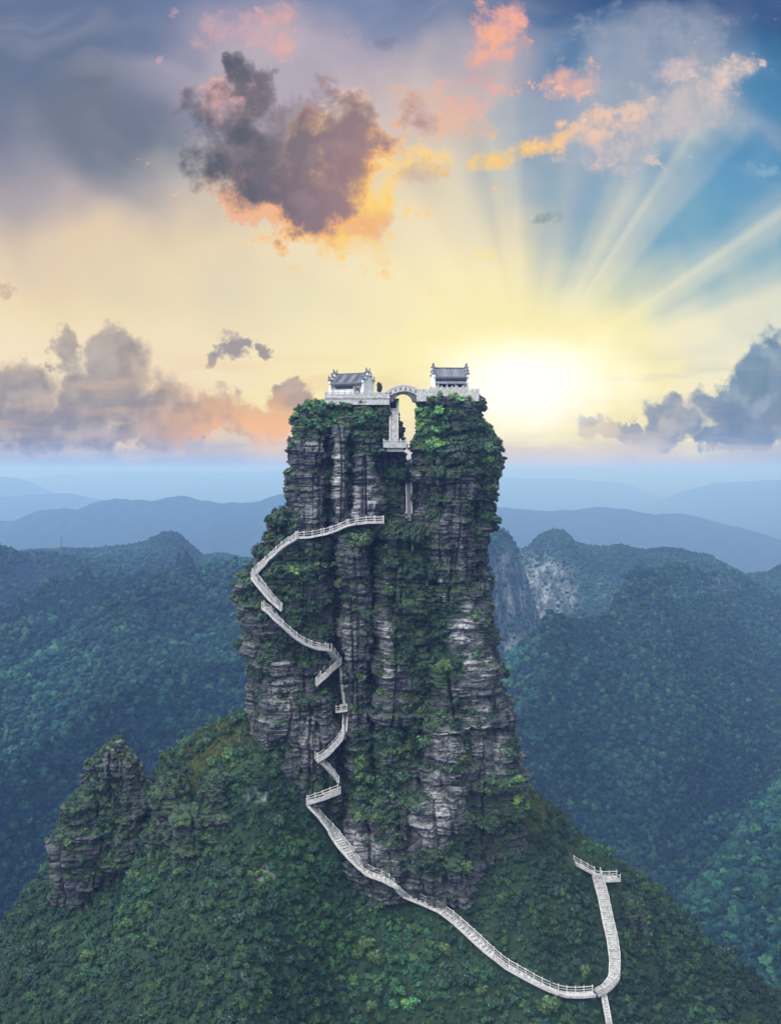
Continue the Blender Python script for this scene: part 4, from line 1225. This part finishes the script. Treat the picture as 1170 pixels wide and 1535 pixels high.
# the knob on the left
w = np.clip(smoss-.16, 0, 1)*np.where(sn_[:, 1] < .5, 1, .3)
p, n, _ = sample_on(sv_, sf_, 2600, rg, w)
sz = rg.uniform(.4, .95, len(p)); k = thin(p, sz*1.1, rg); p, n, sz = p[k], n[k], sz[k]
cpx, cpy = proj(p)
o = scatter('rock_shrubs', p-n*.1, n, sz, TEMPL_S, tints(len(p), rg, p)*.9, rg); tag(o, kind='stuff')
for v_, f_, ms in OUTD:
    p, n, _ = sample_on(v_, f_, 700, rg, np.clip(ms-.2, 0, 1))
    sz = rg.uniform(.4, 1.0, len(p)); k = thin(p, sz*1.15, rg); p, n, sz = p[k], n[k], sz[k]
    o = scatter('rock_shrubs', p-n*.1, n, sz, TEMPL_S, tints(len(p), rg, p)*.85, rg); tag(o, kind='stuff')
# thicket on the hill
hsel = (hv[:, 1] > 145) & (hv[:, 1] < 222) & (np.abs(hv[:, 0]) < 98)
hw = np.where(hsel, 1.0, 0)*(1-.93*np.clip(hill_grass, 0, 1))*(1-.9*hill_bare)
hw = hw*np.where(hv[:, 1] > 206, .25, 1)
p, n, _ = sample_on(hv, hf, 36000, rg, hw)
sz = np.exp(rg.normal(-.28, .42, len(p))); sz = np.clip(sz, .38, 2.0)
k = thin(p, sz*1.02, rg); p, n, sz = p[k], n[k], sz[k]
k = ~near_path(p, 1.5) & ~(near_path(p, 2.4) & (sz > .9)); p, n, sz = p[k], n[k], sz[k]
cpx, cpy = proj(p)
big = sz > 1.2
vis = (cpx > -10) & (cpx < 1180) & (cpy < 1545) & (p[:, 1] < 204)
solo = np.where(big & vis)[0]
solo = solo[np.argsort(-sz[solo]/p[solo, 1])][:90]
rest = np.ones(len(p), bool); rest[solo] = False
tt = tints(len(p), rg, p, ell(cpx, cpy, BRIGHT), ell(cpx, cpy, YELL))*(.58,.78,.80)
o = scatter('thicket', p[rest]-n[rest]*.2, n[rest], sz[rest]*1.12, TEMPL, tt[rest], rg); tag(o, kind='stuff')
print('thicket', rest.sum(), 'solo', len(solo))
# the biggest bushes of the slope, one by one: a crown of leaves over bare stems
def bush_kind(seed, tint, name='bush', nl=11, leaves=420, size=.105):
    V, tone, core = bush_template(seed, nl, leaves, size)
    T = tone[:, None]*tint[None]
    nq = len(V)//4; FQ = np.arange(nq*4).reshape(-1, 4)
    VV, TT, FF, k = [V], [T], [FQ[:, [0, 1, 2]], FQ[:, [0, 2, 3]]], len(V)
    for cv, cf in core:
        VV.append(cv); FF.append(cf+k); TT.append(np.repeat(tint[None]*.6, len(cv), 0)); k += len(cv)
    root = empty(name, (0, 0, 0))
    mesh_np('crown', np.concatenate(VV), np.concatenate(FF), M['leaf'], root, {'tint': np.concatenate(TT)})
    m = MB()
    rr = random.Random(seed)
    for i in range(4):
        a = rr.uniform(0, 6.28); m.bar((0, 0, -.45), (.3*math.cos(a), .3*math.sin(a), .45), .05, .05)
    m.build('stems', M['bark'], root)
    return root
KINDS = [('dark green rounded bush in the thicket on the lower slope', (.017,.045,.032), 'dark rounded bushes on the slope'),
         ('mid green leafy bush in the thicket on the lower slope', (.028,.068,.036), 'mid green bushes on the slope'),
         ('fresh light green bush in the thicket on the lower slope', (.06,.105,.04), 'light green bushes on the slope')]
protos = [bush_kind(300+i, np.array(c)) for i, (_, c, _) in enumerate(KINDS)]
def copy_thing(root):
    r = root.copy(); COL.objects.link(r)
    for ch in root.children:
        c = ch.copy(); COL.objects.link(c); c.parent = r
    return r
used = [False]*3
order = np.argsort(tt[solo].sum(1))
for rank, j in enumerate(order):
    i = solo[j]
    kind = 0 if rank < len(solo)*.5 else (1 if rank < len(solo)*.85 else 2)
    r = copy_thing(protos[kind]) if used[kind] else protos[kind]
    used[kind] = True
    tag(r, KINDS[kind][0], 'bush', KINDS[kind][2])
    r.location = p[i]-n[i]*.2
    r.rotation_euler = (rg.uniform(-.15, .15), rg.uniform(-.15, .15), rg.uniform(0, 6.28))
    s = sz[i]*1.12
    r.scale = (s, s, s*rg.uniform(.8, 1.15))
# grass on the ridges
gw_ = hill_grass*np.where(hsel, 1.0, 0)
p, n, _ = sample_on(hv, hf, 14000, rg, gw_ + 1e-4*hsel)
k = ~near_path(p, 1.2); p, n = p[k], n[k]
cpx, cpy = proj(p)
m_ = len(p)
nb = 3
P0 = np.repeat(p, nb, 0) + rg.normal(0, .12, (m_*nb, 3))*(1, 1, .2)
lean = rg.normal(0, .25, (m_*nb, 3)) + np.array((0, 0, .55)); lean[:, 2] = np.abs(lean[:, 2])
w3 = unit(m_*nb, rg)*.075; w3[:, 2] = 0
V = np.stack([P0-w3, P0+w3, P0+lean*rg.uniform(.6, 1.3, (m_*nb, 1))], 1).reshape(-1, 3)
gt = np.array((.062,.08,.03))*rg.uniform(.5, 1.3, (m_*nb, 1))*(1+.4*fbm(P0, .12, 2, 77)[:, None])
o = mesh_np('grass', V, np.arange(len(V)).reshape(-1, 3), M['leaf'], attrs={'tint': np.repeat(gt, 3, 0)}); tag(o, kind='stuff')

# trees one can tell apart: trunk with limbs and a crown of leaf clumps
def tree(loc, h, r, tint, label, cat='tree', seed=0, group=None, squash=1.0, name='tree', crown_from=.3):
    root = empty(name, loc); tag(root, label, cat, group)
    m = MB(); rr = random.Random(seed)
    m.cyl((0, 0, -.6), r*.11+.04, r*.06+.03, h*.55+.6, 8)
    for i in range(5):
        a = rr.uniform(0, 6.28); z = h*rr.uniform(.25, .5)
        m.bar((0, 0, z), (r*.6*math.cos(a), r*.6*math.sin(a), z+h*.25), .06+.02*r, .06+.02*r)
    m.build('trunk', M['bark'], root)
    V, tone, core = bush_template(400+seed, 13, 560, .095)
    sc = np.array((r, r, h*(1-crown_from)/1.15))
    V = V*sc + (0, 0, h*crown_from)
    T = tone[:, None]*np.array(tint)[None]
    nq = len(V)//4; FQ = np.arange(nq*4).reshape(-1, 4)
    VV, TT, FF, k = [V], [T], [FQ[:, [0, 1, 2]], FQ[:, [0, 2, 3]]], len(V)
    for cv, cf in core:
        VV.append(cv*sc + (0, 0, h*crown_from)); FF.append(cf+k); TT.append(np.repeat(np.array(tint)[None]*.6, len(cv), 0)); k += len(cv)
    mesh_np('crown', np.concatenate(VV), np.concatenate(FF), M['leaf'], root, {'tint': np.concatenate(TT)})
    return root
tree((-2.25, 198.6, LZ), 3.4, .72, (.02,.04,.03), 'small dark tree on the terrace beside the pale gable of the lower temple', seed=1)
def on_rock(px, py, h, r, tint, label, seed, group=None, name='cliff_tree', off=.4):
    q = hit(px, py)
    if q is None: return
    tree((q[0].x, q[0].y-off*.2, q[0].z-h*.42), h, r, tint, label, 'tree', seed, group, name=name, crown_from=.16)
dk, md, lt_ = (.019,.040,.030), (.028,.056,.034), (.055,.095,.038)
for a in [
    (398,800,5.2,2.9,dk,'big dark tree jutting into the sky above the leftmost bend of the stairs'),
    (418,778,4.6,2.5,md,'tree against the left tower, just right of the big jutting dark tree'),
    (388,826,3.4,1.9,dk,'lowest tree of the dark group above the leftmost bend of the stairs'),
    (440,790,3.6,2.0,md,'tree hiding the left foot of the grey left tower'),
    (545,812,3.6,2.2,lt_,'light green tree directly under the level walkway at the foot of the left tower'),
    (594,792,4.6,2.5,md,'tree at the right end of the level walkway, below the cleft'),
    (618,806,4.4,2.4,dk,'dark tree just right of the tree at the end of the level walkway'),
    (590,846,4.8,2.7,md,'broad domed tree below the end of the level walkway, in the middle of the rock'),
    (579,886,3.2,1.9,lt_,'yellow green bright tree in the middle of the rock face'),
    (640,862,4.2,2.4,dk,'dark tree in the green gully right of the broad domed tree'),
    (612,985,4.4,2.4,dk,'dome shaped dark tree left of the brightest yellow green tree'),
    (665,1002,3.6,2.3,(.085,.125,.045),'brightest yellow green round tree on the lower right of the rock'),
    (640,925,3.8,2.1,md,'tree on the ledge above the dome shaped dark tree'),
    (592,742,2.8,1.6,md,'small round tree on the dark wall below the landing in the cleft'),
    (590,712,3.0,1.7,(.034,.07,.036),'small tree just under the landing in the cleft'),
    (676,648,3.0,1.8,dk,'left one of the two dark round trees below the upper terrace'),
    (700,640,3.0,1.8,dk,'right one of the two dark round trees below the upper terrace'),
    (738,664,3.6,1.9,md,'tree bulging from the right edge of the right tower, highest on that edge'),
    (742,712,3.6,1.8,dk,'tree bulging from the right edge of the right tower, second from the top'),
    (720,612,2.2,1.4,md,'low tree beside the right corner of the upper terrace'),
    (690,690,3.2,2.0,dk,'dark tree above the bare banded face of the right tower'),
    (656,712,3.2,1.9,md,'tree by the cleft at the left of the banded face of the right tower')]:
    on_rock(*a[:5], a[5], int(a[0]+a[1]))

# ------------------------------------------------------------------ the woods on the mountainsides: crowns packed over the slopes
fv, ff = ICO2
rg2 = np.random.default_rng(9)
sel = (mv[:, 1] > 390) & (mv[:, 1] < 1290)
inview = (mpx > -300) & (mpx < 1470) & (mpy < 1560)
ww = (sel & inview)*np.interp(mv[:, 1], [400, 900], [2.2, 1.0])*(1-.96*mrock)*np.where(mv[:, 1] > 1262, .3, 1)
p, n, _ = sample_on(mv, mf, 165000, rg2, ww)
sz = np.clip(np.exp(rg2.normal(1.05, .32, len(p))), 1.3, 5.5)*np.interp(p[:, 1], [550, 900, 1200], [.76, .68, .55])
sz = np.where(p[:, 1] > 1225, sz*.6, sz)
k = thin(p, sz*np.interp(p[:, 1], [600, 1000], [.98, 1.15]), rg2); p, n, sz = p[k], n[k], sz[k]
cpx, cpy = proj(p)
k = (cpx > -280) & (cpx < 1450); p, n, sz = p[k], n[k], sz[k]
print('wood', len(p))
Vs, Ts, Fs, k0 = [], [], [], 0
kk = fbm(p, .012, 3, 88)
for (bv, bf), far_ in ((ICO2, False), (ICO1, True)):
    VAR = []
    for i in range(10):
        d = 1 + .36*fbm(bv, 1.6, 2, 500+i) + .24*fbm(bv, 4.5, 1, 520+i) + rg2.normal(0, .07, len(bv))
        VAR.append(bv*d[:, None]*(1, 1, .85))
    for i in np.where((p[:, 1] > 780) == far_)[0]:
        s = sz[i]
        Vs.append((VAR[rg2.integers(10)] @ rotz(rg2.uniform(0, 6.28)).T)*(s*rg2.uniform(.8, 1.2), s, s*rg2.uniform(.75, 1.45)) + p[i] + (0, 0, s*.3))
        c = GREENS[rg2.integers(len(GREENS))]*(.42,.70,1.0)*rg2.uniform(.5, 1.7)*(1+.8*kk[i])
        Ts.append(np.repeat(c[None], len(bv), 0))
        Fs.append(bf+k0); k0 += len(bv)
wood = mesh_np('forest', np.concatenate(Vs), np.concatenate(Fs), M['wood'], attrs={'tint': np.concatenate(Ts)}, smooth=False)
tag(wood, kind='stuff')
